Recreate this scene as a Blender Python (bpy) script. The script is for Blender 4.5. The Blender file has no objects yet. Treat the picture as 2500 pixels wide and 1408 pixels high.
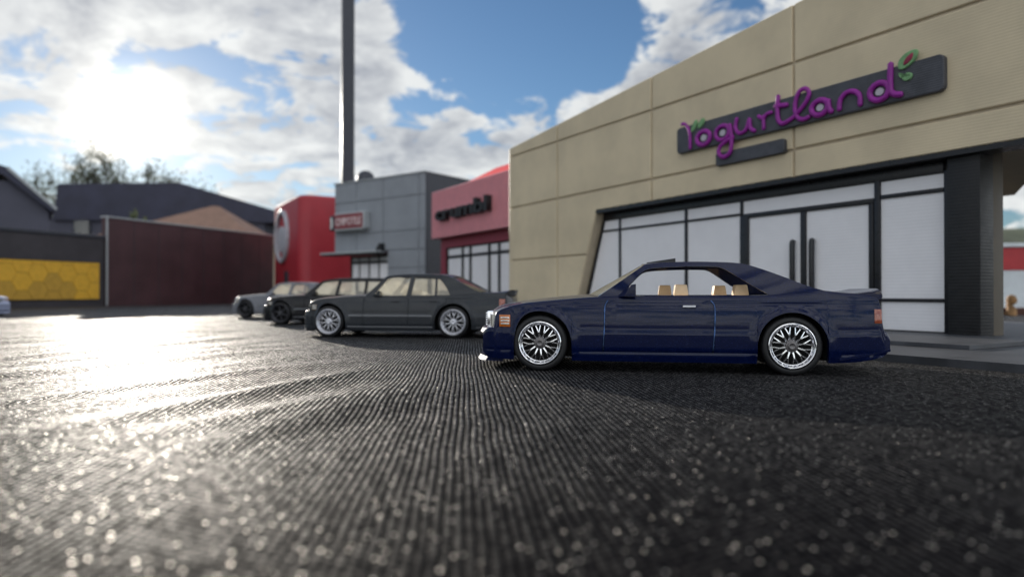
import bpy, bmesh, math, random
from mathutils import Vector, Matrix, noise as mnoise
R = math.radians
sc = bpy.context.scene
col = sc.collection
random.seed(7)

# ------------------------------------------------------------------ camera
CAM_H = 0.9
cam_d = bpy.data.cameras.new('camera')
cam = bpy.data.objects.new('camera', cam_d); col.objects.link(cam)
cam.location = (0, 0, CAM_H)
cam.rotation_euler = (R(90.378), 0, 0)
cam_d.sensor_width = 36; cam_d.lens = 24.0
cam_d.clip_start = 0.02; cam_d.clip_end = 3000
cam_d.dof.use_dof = True; cam_d.dof.focus_distance = 7.7; cam_d.dof.aperture_fstop = 0.44
sc.camera = cam

# ------------------------------------------------------------------ light
SUN_AZ, SUN_EL = -29.2, 12.6            # azimuth from +Y (negative = left), elevation
sdir = Vector((math.sin(R(SUN_AZ))*math.cos(R(SUN_EL)), math.cos(R(SUN_AZ))*math.cos(R(SUN_EL)), math.sin(R(SUN_EL))))
sl = bpy.data.lights.new('sun', 'SUN'); sl.energy = 5.0; sl.angle = R(0.6); sl.color = (1, .93, .83)
so = bpy.data.objects.new('sun', sl); col.objects.link(so)
so.rotation_euler = (-sdir).to_track_quat('-Z', 'Y').to_euler(); so.location = (-20, 30, 30)
sc.view_settings.view_transform = 'Standard'; sc.view_settings.look = 'None'
sc.view_settings.gamma = 1; sc.view_settings.exposure = 0.3
sc.cycles.use_denoising = True
sc.cycles.max_bounces = 8; sc.cycles.transparent_max_bounces = 12

# ------------------------------------------------------------------ node helper
class E:
    """tiny expression wrapper round shader math nodes"""
    def __init__(s, nt, sock): s.nt, s.s = nt, sock
    def _m(s, op, *a, clamp=False):
        n = s.nt.nodes.new('ShaderNodeMath'); n.operation = op; n.use_clamp = clamp
        for i, v in enumerate((s,)+a):
            if isinstance(v, E): s.nt.links.new(v.s, n.inputs[i])
            else: n.inputs[i].default_value = v
        return E(s.nt, n.outputs[0])
    def __add__(s, o): return s._m('ADD', o)
    __radd__ = __add__
    def __sub__(s, o): return s._m('SUBTRACT', o)
    def __rsub__(s, o): return (s*-1)+o
    def __mul__(s, o): return s._m('MULTIPLY', o)
    __rmul__ = __mul__
    def __truediv__(s, o): return s._m('DIVIDE', o)
    def f(s, op, *a): return s._m(op, *a)
    def clamp(s): return s._m('ADD', 0.0, clamp=True)
    def ramp(s, a, b, lo=0.0, hi=1.0, smooth=True):
        n = s.nt.nodes.new('ShaderNodeMapRange'); n.interpolation_type = 'SMOOTHSTEP' if smooth else 'LINEAR'
        s.nt.links.new(s.s, n.inputs[0])
        for i, v in zip((1, 2, 3, 4), (a, b, lo, hi)): n.inputs[i].default_value = v
        return E(s.nt, n.outputs[0])
def nnew(nt, t, **kw):
    n = nt.nodes.new(t)
    for k, v in kw.items(): setattr(n, k, v)
    return n
def combine(nt, x, y, z):
    n = nt.nodes.new('ShaderNodeCombineXYZ')
    for i, v in enumerate((x, y, z)):
        if isinstance(v, E): nt.links.new(v.s, n.inputs[i])
        else: n.inputs[i].default_value = v
    return n.outputs[0]
def sep(nt, sock):
    n = nt.nodes.new('ShaderNodeSeparateXYZ'); nt.links.new(sock, n.inputs[0])
    return [E(nt, o) for o in n.outputs]
def noise_n(nt, vec, scale, detail=4, rough=.5, dist=0.0, dim='3D'):
    n = nt.nodes.new('ShaderNodeTexNoise'); n.noise_dimensions = dim
    if vec is not None: nt.links.new(vec, n.inputs['Vector'])
    n.inputs['Scale'].default_value = scale; n.inputs['Detail'].default_value = detail
    n.inputs['Roughness'].default_value = rough; n.inputs['Distortion'].default_value = dist
    return E(nt, n.outputs['Fac'])
def mixc(nt, fac, a, b, blend='MIX'):
    n = nt.nodes.new('ShaderNodeMix'); n.data_type = 'RGBA'; n.blend_type = blend
    for i, v in ((0, fac), (6, a), (7, b)):
        if isinstance(v, E): nt.links.new(v.s, n.inputs[i])
        elif hasattr(v, 'is_linked'): nt.links.new(v, n.inputs[i])
        elif isinstance(v, (int, float)): n.inputs[i].default_value = v
        else: n.inputs[i].default_value = (*v, 1)
    return n.outputs[2]

# ------------------------------------------------------------------ world: physical sky with a layer of broken cloud
w = bpy.data.worlds.new('World'); sc.world = w; w.use_nodes = True
nt = w.node_tree; nt.nodes.clear()
out = nnew(nt, 'ShaderNodeOutputWorld')
sky = nnew(nt, 'ShaderNodeTexSky'); sky.sky_type = 'NISHITA'; sky.sun_disc = False
sky.sun_elevation = R(SUN_EL); sky.sun_rotation = R(SUN_AZ); sky.air_density = 1.0; sky.dust_density = .15; sky.ozone_density = 4.0
SKY = 0.084
tc = nnew(nt, 'ShaderNodeTexCoord'); D = tc.outputs['Generated']
dx, dy, dz = sep(nt, D)
def pdir(px, py):
    v = Vector(((px-1250)/1667, 1, (715-py)/1667)); v.normalize(); return v
def lobe(v, sigma):
    d = nnew(nt, 'ShaderNodeVectorMath', operation='DOT_PRODUCT')
    nt.links.new(D, d.inputs[0]); d.inputs[1].default_value = v
    return ((E(nt, d.outputs['Value'])-1.0)*(1/(sigma*sigma))).f('EXPONENT')
inv = 1.0
dzp = dz.f('MAXIMUM', 0.0)+0.30
cx, cy = dx/dzp, dy/dzp
P1 = combine(nt, cx, cy, 3.7)
P2 = combine(nt, cx-0.05, cy+0.10, 3.7)
n1 = noise_n(nt, P1, 5.2, 11, .60, .35); n2 = noise_n(nt, P2, 5.2, 11, .60, .35)
big = noise_n(nt, P1, 1.0, 2, .5)
sunv = nnew(nt, 'ShaderNodeVectorMath', operation='DOT_PRODUCT'); nt.links.new(D, sunv.inputs[0]); sunv.inputs[1].default_value = sdir
ca = E(nt, sunv.outputs['Value'])
cov = (big-.5)*.30 + ca.ramp(.75, .2, .0, .06) + lobe(pdir(200, 150), .20)*.03 + lobe(pdir(560, 60), .10)*.10 + lobe(pdir(760, 120), .06)*.08 + lobe(pdir(1100, 330), .11)*.20 + lobe(pdir(1400, 300), .075)*.18 \
    + lobe(pdir(720, 440), .07)*.10 - lobe(pdir(1310, 90), .11)*.32 - lobe(pdir(1080, 60), .07)*.08 - lobe(pdir(690, 290), .045)*.14 + lobe(pdir(1700, 90), .06)*.16  # ca term: extra unseen cloud away from the sun, added for facade light
dens = n1 + cov
mask = dens.ramp(.495, .585)
thin = dens.ramp(.56, .74, 1.0, 0.0)
litv = (thin*.60+((n1-n2)*3.2+.10)).clamp()
cl0 = mixc(nt, litv, (.28, .295, .33), (.66, .67, .66))
front = ca.ramp(.60, -.75, 1.0, 3.0)+lobe(sdir, .42)*.10                                # clouds opposite the sun whiter, a boost added to light the shaded shop fronts
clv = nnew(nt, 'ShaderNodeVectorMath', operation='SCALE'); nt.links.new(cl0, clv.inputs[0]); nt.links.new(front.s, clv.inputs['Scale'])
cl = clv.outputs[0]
near_sun = lobe(sdir, .24)*.025+lobe(sdir, .11)*.09+lobe(sdir, .052)*.34+lobe(sdir, .025)*4.0
skyc = nnew(nt, 'ShaderNodeVectorMath', operation='SCALE'); nt.links.new(sky.outputs[0], skyc.inputs[0]); skyc.inputs['Scale'].default_value = SKY
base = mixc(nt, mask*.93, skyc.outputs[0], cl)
glow = nnew(nt, 'ShaderNodeVectorMath', operation='SCALE'); glow.inputs[0].default_value = (1.0, .93, .78)
nt.links.new((near_sun*(mask*.45+.55)).s, glow.inputs['Scale'])
addv = nnew(nt, 'ShaderNodeVectorMath', operation='ADD'); nt.links.new(base, addv.inputs[0]); nt.links.new(glow.outputs[0], addv.inputs[1])
bg = nnew(nt, 'ShaderNodeBackground'); bg.inputs['Strength'].default_value = 1.0
nt.links.new(addv.outputs[0], bg.inputs['Color']); nt.links.new(bg.outputs[0], out.inputs['Surface'])

# ------------------------------------------------------------------ materials
MATS = {}
def pmat(name, color, rough=.5, metal=0.0, spec=.5, coat=0.0, var=0.0, vscale=3.0, bump=None, trans=0.0, ior=1.45):
    """plain principled with soft colour variation and an optional bump; bump=(kind, scale, strength, distance)"""
    if name in MATS: return MATS[name]
    m = bpy.data.materials.new(name); m.use_nodes = True; MATS[name] = m
    nt = m.node_tree; b = nt.nodes['Principled BSDF']
    b.inputs['Base Color'].default_value = (*color, 1); b.inputs['Roughness'].default_value = rough
    b.inputs['Metallic'].default_value = metal; b.inputs['Specular IOR Level'].default_value = spec
    b.inputs['Coat Weight'].default_value = coat; b.inputs['Coat Roughness'].default_value = .04
    b.inputs['Transmission Weight'].default_value = trans; b.inputs['IOR'].default_value = ior
    tc = nt.nodes.new('ShaderNodeTexCoord'); O = tc.outputs['Object']
    if var:
        n = noise_n(nt, O, vscale, 5, .6)
        lo = [c*(1-var) for c in color]; hi = [min(1, c*(1+var)) for c in color]
        nt.links.new(mixc(nt, n.ramp(.3, .7), lo, hi), b.inputs['Base Color'])
        nt.links.new((n*.25+(rough-.12)).s, b.inputs['Roughness'])
    if bump:
        kind, scale, st, dist = bump
        x, y, z = sep(nt, O)
        if kind == 'layers':      # printed layer lines running level round the model
            wob = noise_n(nt, O, 1.3, 3)
            h = ((z*scale+wob*1.2).f('SINE'))*.5+noise_n(nt, combine(nt, x*.6, y*.6, z*14), 3.0, 4)*1.2
        elif kind == 'noise':
            h = noise_n(nt, O, scale, 6, .6)
        bn = nt.nodes.new('ShaderNodeBump'); bn.inputs['Strength'].default_value = st; bn.inputs['Distance'].default_value = dist
        nt.links.new(h.s, bn.inputs['Height']); nt.links.new(bn.outputs[0], b.inputs['Normal'])
    return m
def paint(name, color, flake=.35, metal=.0, rough=.35, crough=.05, spec=.08, coat=.5):
    if name in MATS: return MATS[name]
    m = bpy.data.materials.new(name); m.use_nodes = True; MATS[name] = m
    nt = m.node_tree; b = nt.nodes['Principled BSDF']
    tc = nt.nodes.new('ShaderNodeTexCoord'); O = tc.outputs['Object']
    v = nnew(nt, 'ShaderNodeTexVoronoi'); v.inputs['Scale'].default_value = 190; nt.links.new(O, v.inputs['Vector'])
    r = nt.nodes.new('ShaderNodeSeparateColor'); nt.links.new(v.outputs['Color'], r.inputs[0])
    fl = E(nt, r.outputs[0]).ramp(.90, 1.0)
    dust = noise_n(nt, O, 9, 6, .65).ramp(.5, .8)
    c = mixc(nt, fl*flake, color, [min(1, x*5+.02) for x in color])
    c = mixc(nt, dust*.015, c, (.35, .33, .30))
    nt.links.new(c, b.inputs['Base Color'])
    b.inputs['Metallic'].default_value = metal; b.inputs['Roughness'].default_value = rough
    b.inputs['Coat Weight'].default_value = coat; b.inputs['Coat Roughness'].default_value = crough; b.inputs['Specular IOR Level'].default_value = spec; b.inputs['Coat IOR'].default_value = 1.38
    bn = nt.nodes.new('ShaderNodeBump'); bn.inputs['Strength'].default_value = .03; bn.inputs['Distance'].default_value = .008
    nt.links.new(noise_n(nt, O, 22, 3).s, bn.inputs['Height'])
    nt.links.new(bn.outputs[0], b.inputs['Coat Normal'])
    return m
def glassmat(name, tint=(.9, .92, .88), refl=.10, haze=.05):
    if name in MATS: return MATS[name]
    m = bpy.data.materials.new(name); m.use_nodes = True; MATS[name] = m
    nt = m.node_tree; nt.nodes.remove(nt.nodes['Principled BSDF']); o = nt.nodes['Material Output']
    t = nnew(nt, 'ShaderNodeBsdfTransparent'); t.inputs[0].default_value = (*tint, 1)
    g = nnew(nt, 'ShaderNodeBsdfGlossy'); g.inputs['Roughness'].default_value = .06
    d0 = nnew(nt, 'ShaderNodeBsdfDiffuse'); d0.inputs[0].default_value = (.75, .72, .62, 1); d1 = nnew(nt, 'ShaderNodeBsdfTranslucent'); d1.inputs[0].default_value = (.85, .80, .66, 1)
    d = nnew(nt, 'ShaderNodeMixShader'); d.inputs[0].default_value = .6; nt.links.new(d0.outputs[0], d.inputs[1]); nt.links.new(d1.outputs[0], d.inputs[2])
    lw = nnew(nt, 'ShaderNodeLayerWeight'); lw.inputs['Blend'].default_value = .5
    Fs = E(nt, lw.outputs['Facing']).f('POWER', 5.0)*.95+.05
    mx = nnew(nt, 'ShaderNodeMixShader'); m2 = nnew(nt, 'ShaderNodeMixShader')
    tc = nt.nodes.new('ShaderNodeTexCoord')
    sm = noise_n(nt, tc.outputs['Object'], 3.0, 5, .65).ramp(.35, .8)
    nt.links.new((sm*.14+haze).s, m2.inputs[0]); nt.links.new(t.outputs[0], m2.inputs[1]); nt.links.new(d.outputs[0], m2.inputs[2])
    nt.links.new((Fs+refl*.2).s, mx.inputs[0]); nt.links.new(m2.outputs[0], mx.inputs[1]); nt.links.new(g.outputs[0], mx.inputs[2])
    nt.links.new(mx.outputs[0], o.inputs['Surface'])
    return m

def fabric():
    m = bpy.data.materials.new('black_ribbed_fabric'); m.use_nodes = True
    nt = m.node_tree; b = nt.nodes['Principled BSDF']
    tc = nt.nodes.new('ShaderNodeTexCoord'); O = tc.outputs['Object']
    x, y, z = sep(nt, O)
    w1 = noise_n(nt, O, .45, 2, .5); w2 = noise_n(nt, O, 5.0, 3, .6)
    a = R(4)
    X = x*math.cos(a)+y*math.sin(a)+(w1-.5)*.09+(w2-.5)*.007
    Y = y*math.cos(a)-x*math.sin(a)+(w2-.5)*.03
    q = X*(1/.044)
    idx = q.f('FLOOR')
    rib = (q*math.pi).f('SINE').f('ABSOLUTE')                      # rounded cord
    yy = Y*(1/.050)+(idx*.5).f('FRACT')                             # neighbouring cords half a stitch apart
    bead = (yy*math.pi).f('SINE').f('ABSOLUTE')
    wn = nt.nodes.new('ShaderNodeTexWhiteNoise'); wn.noise_dimensions = '2D'; nt.links.new(combine(nt, idx, yy.f('FLOOR'), 0.0), wn.inputs['Vector'])
    rnd = E(nt, wn.outputs['Value']); rc = nt.nodes.new('ShaderNodeSeparateColor'); nt.links.new(wn.outputs['Color'], rc.inputs[0])
    tilt = (E(nt, rc.outputs[1])-.5)*(q.f('FRACT')-.5)+(E(nt, rc.outputs[2])-.5)*(yy.f('FRACT')-.5)   # every stitch sits a little askew
    fib = noise_n(nt, O, 60, 5, .75)
    vo = nt.nodes.new('ShaderNodeTexVoronoi'); vo.inputs['Scale'].default_value = 30; nt.links.new(O, vo.inputs['Vector'])
    vc = nt.nodes.new('ShaderNodeSeparateColor'); nt.links.new(vo.outputs['Color'], vc.inputs[0])
    spark = E(nt, vo.outputs['Distance']).ramp(.14, .26, 1.0, 0.0)*E(nt, vc.outputs[0]).ramp(.70, .84)   # stray shiny fibres
    h = rib*(bead*.6+.4)*(rnd*.35+.75) + tilt*.6 + (fib-.5)*.7
    bn = nt.nodes.new('ShaderNodeBump'); bn.inputs['Strength'].default_value = 1.0; bn.inputs['Distance'].default_value = .0105
    nt.links.new(h.s, bn.inputs['Height'])
    c = mixc(nt, (rib*(bead*.5+.5)).clamp(), (.002, .002, .003), (.010, .0097, .011))
    nt.nodes.remove(b); o = nt.nodes['Material Output']
    df = nnew(nt, 'ShaderNodeBsdfDiffuse'); nt.links.new(c, df.inputs['Color']); df.inputs['Roughness'].default_value = .5; nt.links.new(bn.outputs[0], df.inputs['Normal'])
    g1 = nnew(nt, 'ShaderNodeBsdfGlossy'); nt.links.new(bn.outputs[0], g1.inputs['Normal'])
    nt.links.new((fib*.2+.35).s, g1.inputs['Roughness'])
    lw = nnew(nt, 'ShaderNodeLayerWeight'); lw.inputs['Blend'].default_value = .5; nt.links.new(bn.outputs[0], lw.inputs['Normal'])
    Fs = E(nt, lw.outputs['Facing']).f('POWER', 5.0)*.975+.025
    lg = nnew(nt, 'ShaderNodeLayerWeight'); lg.inputs['Blend'].default_value = .5
    Fg = E(nt, lg.outputs['Facing']).f('POWER', 5.0)*.975+.025
    patchy = noise_n(nt, O, 7, 4, .6).ramp(.25, .75, .85, 1.0)
    gw = (rib*rib*bead*(rnd*.9+.35)*patchy*1.4+.004)*Fs.f('POWER', .8)*Fg.f('POWER', 1.1)
    nt.links.new(mixc(nt, gw.clamp(), (0, 0, 0), (1, .985, .965)), g1.inputs['Color'])
    # stray shiny fibres lying at odd angles
    bs = nt.nodes.new('ShaderNodeBump'); bs.inputs['Strength'].default_value = 1.0; bs.inputs['Distance'].default_value = .02
    nt.links.new((noise_n(nt, O, 95, 2, .6)+h*.3).s, bs.inputs['Height'])
    g2 = nnew(nt, 'ShaderNodeBsdfGlossy'); g2.inputs['Roughness'].default_value = .38; nt.links.new(bs.outputs[0], g2.inputs['Normal'])
    g2.inputs['Color'].default_value = (.75, .72, .68, 1)
    ad = nnew(nt, 'ShaderNodeAddShader'); nt.links.new(df.outputs[0], ad.inputs[0]); nt.links.new(g1.outputs[0], ad.inputs[1])
    ms = nnew(nt, 'ShaderNodeMixShader'); nt.links.new((spark*.85).s, ms.inputs[0]); nt.links.new(ad.outputs[0], ms.inputs[1]); nt.links.new(g2.outputs[0], ms.inputs[2])
    nt.links.new(ms.outputs[0], o.inputs['Surface'])
    return m
M_FABRIC = fabric()
M_TAN = pmat('tan_printed_plastic', (.62, .52, .355), .6, var=.10, vscale=.55, bump=('layers', 120, .10, .02))
M_TAN_DK = pmat('tan_reveal_plastic', (.46, .38, .27), .65, var=.08, bump=('layers', 120, .12, .02))  # darker copy of the shop tan; groove and soffit shade put into the colour
M_BLACK = pmat('black_printed_plastic', (.010, .010, .011), .5, var=.25, vscale=5, bump=('layers', 110, .10, .02))
M_FRAME = pmat('black_frame_paint', (.010, .010, .013), .30, var=.3, vscale=9, bump=('noise', 30, .25, .01))
M_WHITE = pmat('white_printed_panel', (.80, .79, .81), .5, var=.03, vscale=1.2, bump=('layers', 100, .10, .015))
M_SIGN = pmat('slate_sign_board', (.065, .067, .078), .5, var=.2, vscale=4, bump=('layers', 150, .3, .015))
M_PURPLE = pmat('purple_paint', (.27, .018, .27), .45, var=.15, vscale=8, bump=('noise', 25, .3, .01))
M_LEAF = pmat('pale_green_paint', (.17, .34, .15), .45, var=.25, vscale=12)
M_RASP = pmat('raspberry_paint', (.28, .02, .06), .4, var=.2, vscale=10)
M_PALE = pmat('pale_lilac_dot', (.50, .47, .52), .5, var=.05)
M_SLAB = pmat('grey_slab_plastic', (.055, .058, .066), .5, var=.25, vscale=2.5, bump=('noise', 18, .3, .01))
M_GREY = pmat('slate_grey_plastic', (.25, .268, .295), .55, var=.07, vscale=1.0, bump=('layers', 90, .15, .02))
M_GREYL = pmat('light_grey_trim', (.36, .38, .39), .5, var=.08)
M_PINK = pmat('pink_printed_plastic', (.70, .29, .32), .5, var=.06, bump=('layers', 90, .15, .02))
M_PINKD = pmat('dark_pink_plastic', (.24, .035, .055), .5, var=.08, bump=('layers', 90, .15, .02))
M_RED = pmat('red_printed_plastic', (.36, .026, .038), .42, var=.06, vscale=.8, bump=('layers', 80, .15, .02))
M_SCAR = pmat('scarlet_plastic', (.85, .03, .02), .4, var=.05)
M_MAROON = pmat('maroon_siding', (.062, .027, .031), .55, var=.2, vscale=.5, bump=('layers', 60, .2, .02))
M_CHAR = pmat('charcoal_wall', (.045, .040, .045), .6, var=.2, vscale=.7, bump=('layers', 60, .2, .02))
M_OCHRE = pmat('ochre_tile', (.70, .39, .035), .5, var=.08)
M_OLIVE = pmat('olive_ochre_tile', (.52, .30, .04), .5, var=.1)
M_STEEL = pmat('dark_steel', (.035, .038, .05), .45, var=.15, bump=('noise', 6, .1, .02))
M_CHROME = pmat('chrome', (.88, .88, .90), .17, metal=1.0, var=.04, vscale=20)
M_SILVER = pmat('silver_wheel_paint', (.62, .62, .66), .30, metal=.7, var=.08, vscale=20)
M_GUN = pmat('gunmetal_wheel_paint', (.06, .06, .068), .38, metal=.6, var=.1)
M_RUBBER = pmat('tyre_rubber', (.011, .011, .012), .55, var=.2, vscale=14, bump=('noise', 60, .2, .004))
M_UNDER = pmat('black_chassis', (.006, .006, .006), .7)
M_BEIGE = pmat('beige_moulded_seat', (.80, .58, .36), .45, var=.05, vscale=8)
M_CREAM = pmat('cream_interior', (.55, .46, .33), .5, var=.08, vscale=8)
M_INT = pmat('dark_interior', (.035, .033, .032), .6, var=.2)
M_AMBER = pmat('amber_lens', (.50, .13, .015), .18, coat=1, var=.12, vscale=30)
M_LAMP = pmat('lamp_lens', (.75, .74, .68), .10, metal=.4, coat=1, var=.08, vscale=30)
M_TAIL = pmat('brown_red_tail_lens', (.28, .055, .02), .2, coat=1, var=.15, vscale=25)
M_GLASS = glassmat('car_glass')
M_GLASSD = glassmat('smoked_glass', (.55, .56, .52), .15)
M_HAZY = glassmat('hazy_moulded_glass', (.85, .85, .8), .1, .38)
M_BLUE = paint('deep_blue_metallic_paint', (.0008, .0040, .030), .5, crough=.075, coat=.75, spec=.05)
M_GRAPH = paint('graphite_paint', (.026, .029, .034), .25, crough=.12, spec=.08, coat=.6)
M_INK = paint('black_paint', (.008, .008, .010), .3, crough=.12, spec=.08, coat=.6)
M_ASH = paint('ash_silver_paint', (.15, .155, .175), .3, crough=.12, spec=.08, coat=.6)
M_ICE = paint('pale_ice_blue_paint', (.42, .46, .62), .2)
M_BARK = pmat('bark', (.06, .045, .035), .8, var=.3, bump=('noise', 3, .6, .1))
def leafmat(name, c):
    m = bpy.data.materials.new(name); m.use_nodes = True; nt = m.node_tree; b = nt.nodes['Principled BSDF']; o = nt.nodes['Material Output']
    tc = nt.nodes.new('ShaderNodeTexCoord'); n = noise_n(nt, tc.outputs['Object'], .35, 3)
    cc = mixc(nt, n.ramp(.3, .7), [x*.6 for x in c], [x*1.5 for x in c]); nt.links.new(cc, b.inputs['Base Color']); b.inputs['Roughness'].default_value = .6
    t = nnew(nt, 'ShaderNodeBsdfTranslucent'); nt.links.new(cc, t.inputs[0]); mx = nnew(nt, 'ShaderNodeMixShader'); mx.inputs[0].default_value = .35
    nt.links.new(b.outputs[0], mx.inputs[1]); nt.links.new(t.outputs[0], mx.inputs[2]); nt.links.new(mx.outputs[0], o.inputs['Surface']); return m
M_TREE = leafmat('grey_green_foliage', (.10, .11, .075))
M_BUSH = leafmat('shrub_foliage', (.07, .085, .04))
M_SLATE = pmat('dark_slate_roof', (.036, .037, .062), .65, var=.2, vscale=.3, bump=('noise', 2, .4, .1))
M_STUCCO = pmat('dusk_blue_wall', (.075, .075, .10), .8, var=.1, vscale=.3)
M_TILE = pmat('tan_shingle_roof', (.26, .16, .12), .75, var=.15, vscale=.6, bump=('noise', 3, .5, .1))
M_FASC = pmat('white_rake_board', (.7, .7, .68), .5, var=.05)
M_WOOD = pmat('weathered_tan_wood', (.24, .13, .05), .7, var=.35, vscale=2, bump=('noise', 5, .6, .05))
M_BROWN = pmat('dark_brown_soil', (.07, .03, .022), .8, var=.3, vscale=2)
M_PWALL = pmat('pale_painted_wall', (.66, .70, .72), .5, var=.08, vscale=.8)
M_HILL = pmat('olive_hillside', (.13, .14, .09), .9, var=.3, vscale=.03)

# ------------------------------------------------------------------ mesh helpers
def tag(o, label=None, cat=None, group=None, kind=None):
    for k, v in (('label', label), ('category', cat), ('group', group), ('kind', kind)):
        if v: o[k] = v
    return o
def thing(name, loc, rz, label, cat, group=None):
    o = bpy.data.objects.new(name, None); col.objects.link(o); o.location = loc; o.rotation_euler = (0, 0, rz)
    o.empty_display_size = .2
    return tag(o, label, cat, group)
def mobj(name, vf, mat, parent=None, smooth=None, loc=None):
    v, f = vf
    me = bpy.data.meshes.new(name); me.from_pydata([tuple(p) for p in v], [], [tuple(q) for q in f]); me.validate(); me.update()
    bm = bmesh.new(); bm.from_mesh(me); bmesh.ops.remove_doubles(bm, verts=bm.verts, dist=1e-5); bmesh.ops.recalc_face_normals(bm, faces=bm.faces); bm.to_mesh(me); bm.free()
    if smooth is not None:
        me.polygons.foreach_set('use_smooth', [True]*len(me.polygons)); me.set_sharp_from_angle(angle=R(smooth))
    if mat: me.materials.append(mat)
    o = bpy.data.objects.new(name, me); col.objects.link(o)
    if parent: o.parent = parent
    if loc: o.location = loc
    return o
def inst(src, name, parent=None, mw=None):
    o = bpy.data.objects.new(name, src.data if hasattr(src, 'data') else src); col.objects.link(o)
    if parent: o.parent = parent
    if mw is not None: o.matrix_local = mw
    return o
def join(*parts):
    V, F = [], []
    for v, f in parts:
        k = len(V); V += list(v); F += [tuple(i+k for i in q) for q in f]
    return V, F
def box(x0, x1, y0, y1, z0, z1, b=0.0):
    if b <= 0:
        v = [(x, y, z) for z in (z0, z1) for y in (y0, y1) for x in (x0, x1)]
        return v, [(0, 1, 3, 2), (4, 6, 7, 5), (0, 4, 5, 1), (2, 3, 7, 6), (0, 2, 6, 4), (1, 5, 7, 3)]
    b = min(b, (x1-x0)*.45, (y1-y0)*.45, (z1-z0)*.45)
    bm = bmesh.new(); bmesh.ops.create_cube(bm, size=1)
    for q in bm.verts: q.co = ((x0+x1)/2+q.co.x*(x1-x0), (y0+y1)/2+q.co.y*(y1-y0), (z0+z1)/2+q.co.z*(z1-z0))
    bmesh.ops.bevel(bm, geom=bm.edges[:], offset=b, segments=2, affect='EDGES', profile=.6)
    bm.verts.index_update(); v = [tuple(q.co) for q in bm.verts]; f = [tuple(q.index for q in p.verts) for p in bm.faces]; bm.free()
    return v, f
def offset_poly(p, d):
    """move every edge of a simple polygon inward by d"""
    n = len(p); A = sum(p[i][0]*p[(i+1) % n][1]-p[(i+1) % n][0]*p[i][1] for i in range(n)); s = 1 if A > 0 else -1
    o = []
    for i in range(n):
        a, b, c = Vector(p[i-1]), Vector(p[i]), Vector(p[(i+1) % n])
        e1, e2 = (b-a).normalized(), (c-b).normalized()
        n1, n2 = Vector((-e1.y, e1.x))*s, Vector((-e2.y, e2.x))*s
        k = 1+n1.dot(n2)
        o.append(tuple(b+(n1+n2)*(d/max(k, .2))))
    return o
def slab_xz(poly, y0, y1, ch=0.0):
    """polygon in the x-z plane, front at y0, back at y1, chamfered front edge"""
    n = len(poly); V = []; F = []
    if ch > 0:
        ip = offset_poly(poly, ch)
        V += [(a, y0, c) for a, c in ip]; V += [(a, y0+ch, c) for a, c in poly]; V += [(a, y1, c) for a, c in poly]
        rings = 3
    else:
        V += [(a, y0, c) for a, c in poly]; V += [(a, y1, c) for a, c in poly]; rings = 2
    F.append(tuple(range(n))); F.append(tuple(reversed(range((rings-1)*n, rings*n))))
    for r in range(rings-1):
        for i in range(n):
            j = (i+1) % n; F.append((r*n+i, r*n+j, (r+1)*n+j, (r+1)*n+i))
    return V, F
def slab_xy(poly, z0, z1):
    n = len(poly)
    V = [(a, b, z0) for a, b in poly]+[(a, b, z1) for a, b in poly]
    F = [tuple(range(n)), tuple(reversed(range(n, 2*n)))]+[(i, (i+1) % n, n+(i+1) % n, n+i) for i in range(n)]
    return V, F
def lathe(prof, seg=40, axis='y'):
    """prof = list of (radius, axial)"""
    V, F = [], []; n = len(prof)
    for k in range(seg):
        a = 2*math.pi*k/seg; c, s = math.cos(a), math.sin(a)
        for r, h in prof: V.append((r*c, h, r*s) if axis == 'y' else (r*c, r*s, h))
    for k in range(seg):
        for i in range(n-1):
            a, b = k*n+i, ((k+1) % seg)*n+i
            F.append((a, a+1, b+1, b))
    return V, F
def tube(path, rad, seg=8, flat=1.0, n=None):
    """round bar along 3-D points; flat squashes it along n"""
    P = [Vector(p) for p in path]; V, F = [], []
    n = n or Vector((0, 1, 0))
    for i, p in enumerate(P):
        t = (P[min(i+1, len(P)-1)]-P[max(i-1, 0)]).normalized()
        u = t.cross(n); u = u.normalized() if u.length > 1e-4 else Vector((1, 0, 0)); v = u.cross(t).normalized()
        r = rad[i] if isinstance(rad, (list, tuple)) else rad
        for k in range(seg):
            a = 2*math.pi*k/seg; V.append(tuple(p+u*(r*math.cos(a))+v*(r*flat*math.sin(a))))
    for i in range(len(P)-1):
        for k in range(seg):
            a, b = i*seg+k, i*seg+(k+1) % seg; F.append((a, b, b+seg, a+seg))
    # rounded ends
    for end, i in ((0, 0), (1, len(P)-1)):
        t = (P[1]-P[0] if end == 0 else P[-1]-P[-2]).normalized()*(-1 if end == 0 else 1)
        r = rad[i] if isinstance(rad, (list, tuple)) else rad
        V.append(tuple(P[i]+t*r*.7)); c = len(V)-1
        for k in range(seg): F.append((i*seg+k, i*seg+(k+1) % seg, c))
    return V, F
def catmull(pts, sub=5, closed=False):
    P = [Vector(p) for p in pts]; out = []; n = len(P)
    rng = range(n) if closed else range(n-1)
    for i in rng:
        p0 = P[i-1] if (closed or i > 0) else P[0]; p1 = P[i]; p2 = P[(i+1) % n]; p3 = P[(i+2) % n] if (closed or i+2 < n) else P[-1]
        for k in range(sub):
            t = k/sub
            out.append(.5*((2*p1)+(p2-p0)*t+(2*p0-5*p1+4*p2-p3)*t*t+(3*p1-p0-3*p2+p3)*t**3))
    if not closed: out.append(P[-1])
    return out
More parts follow.
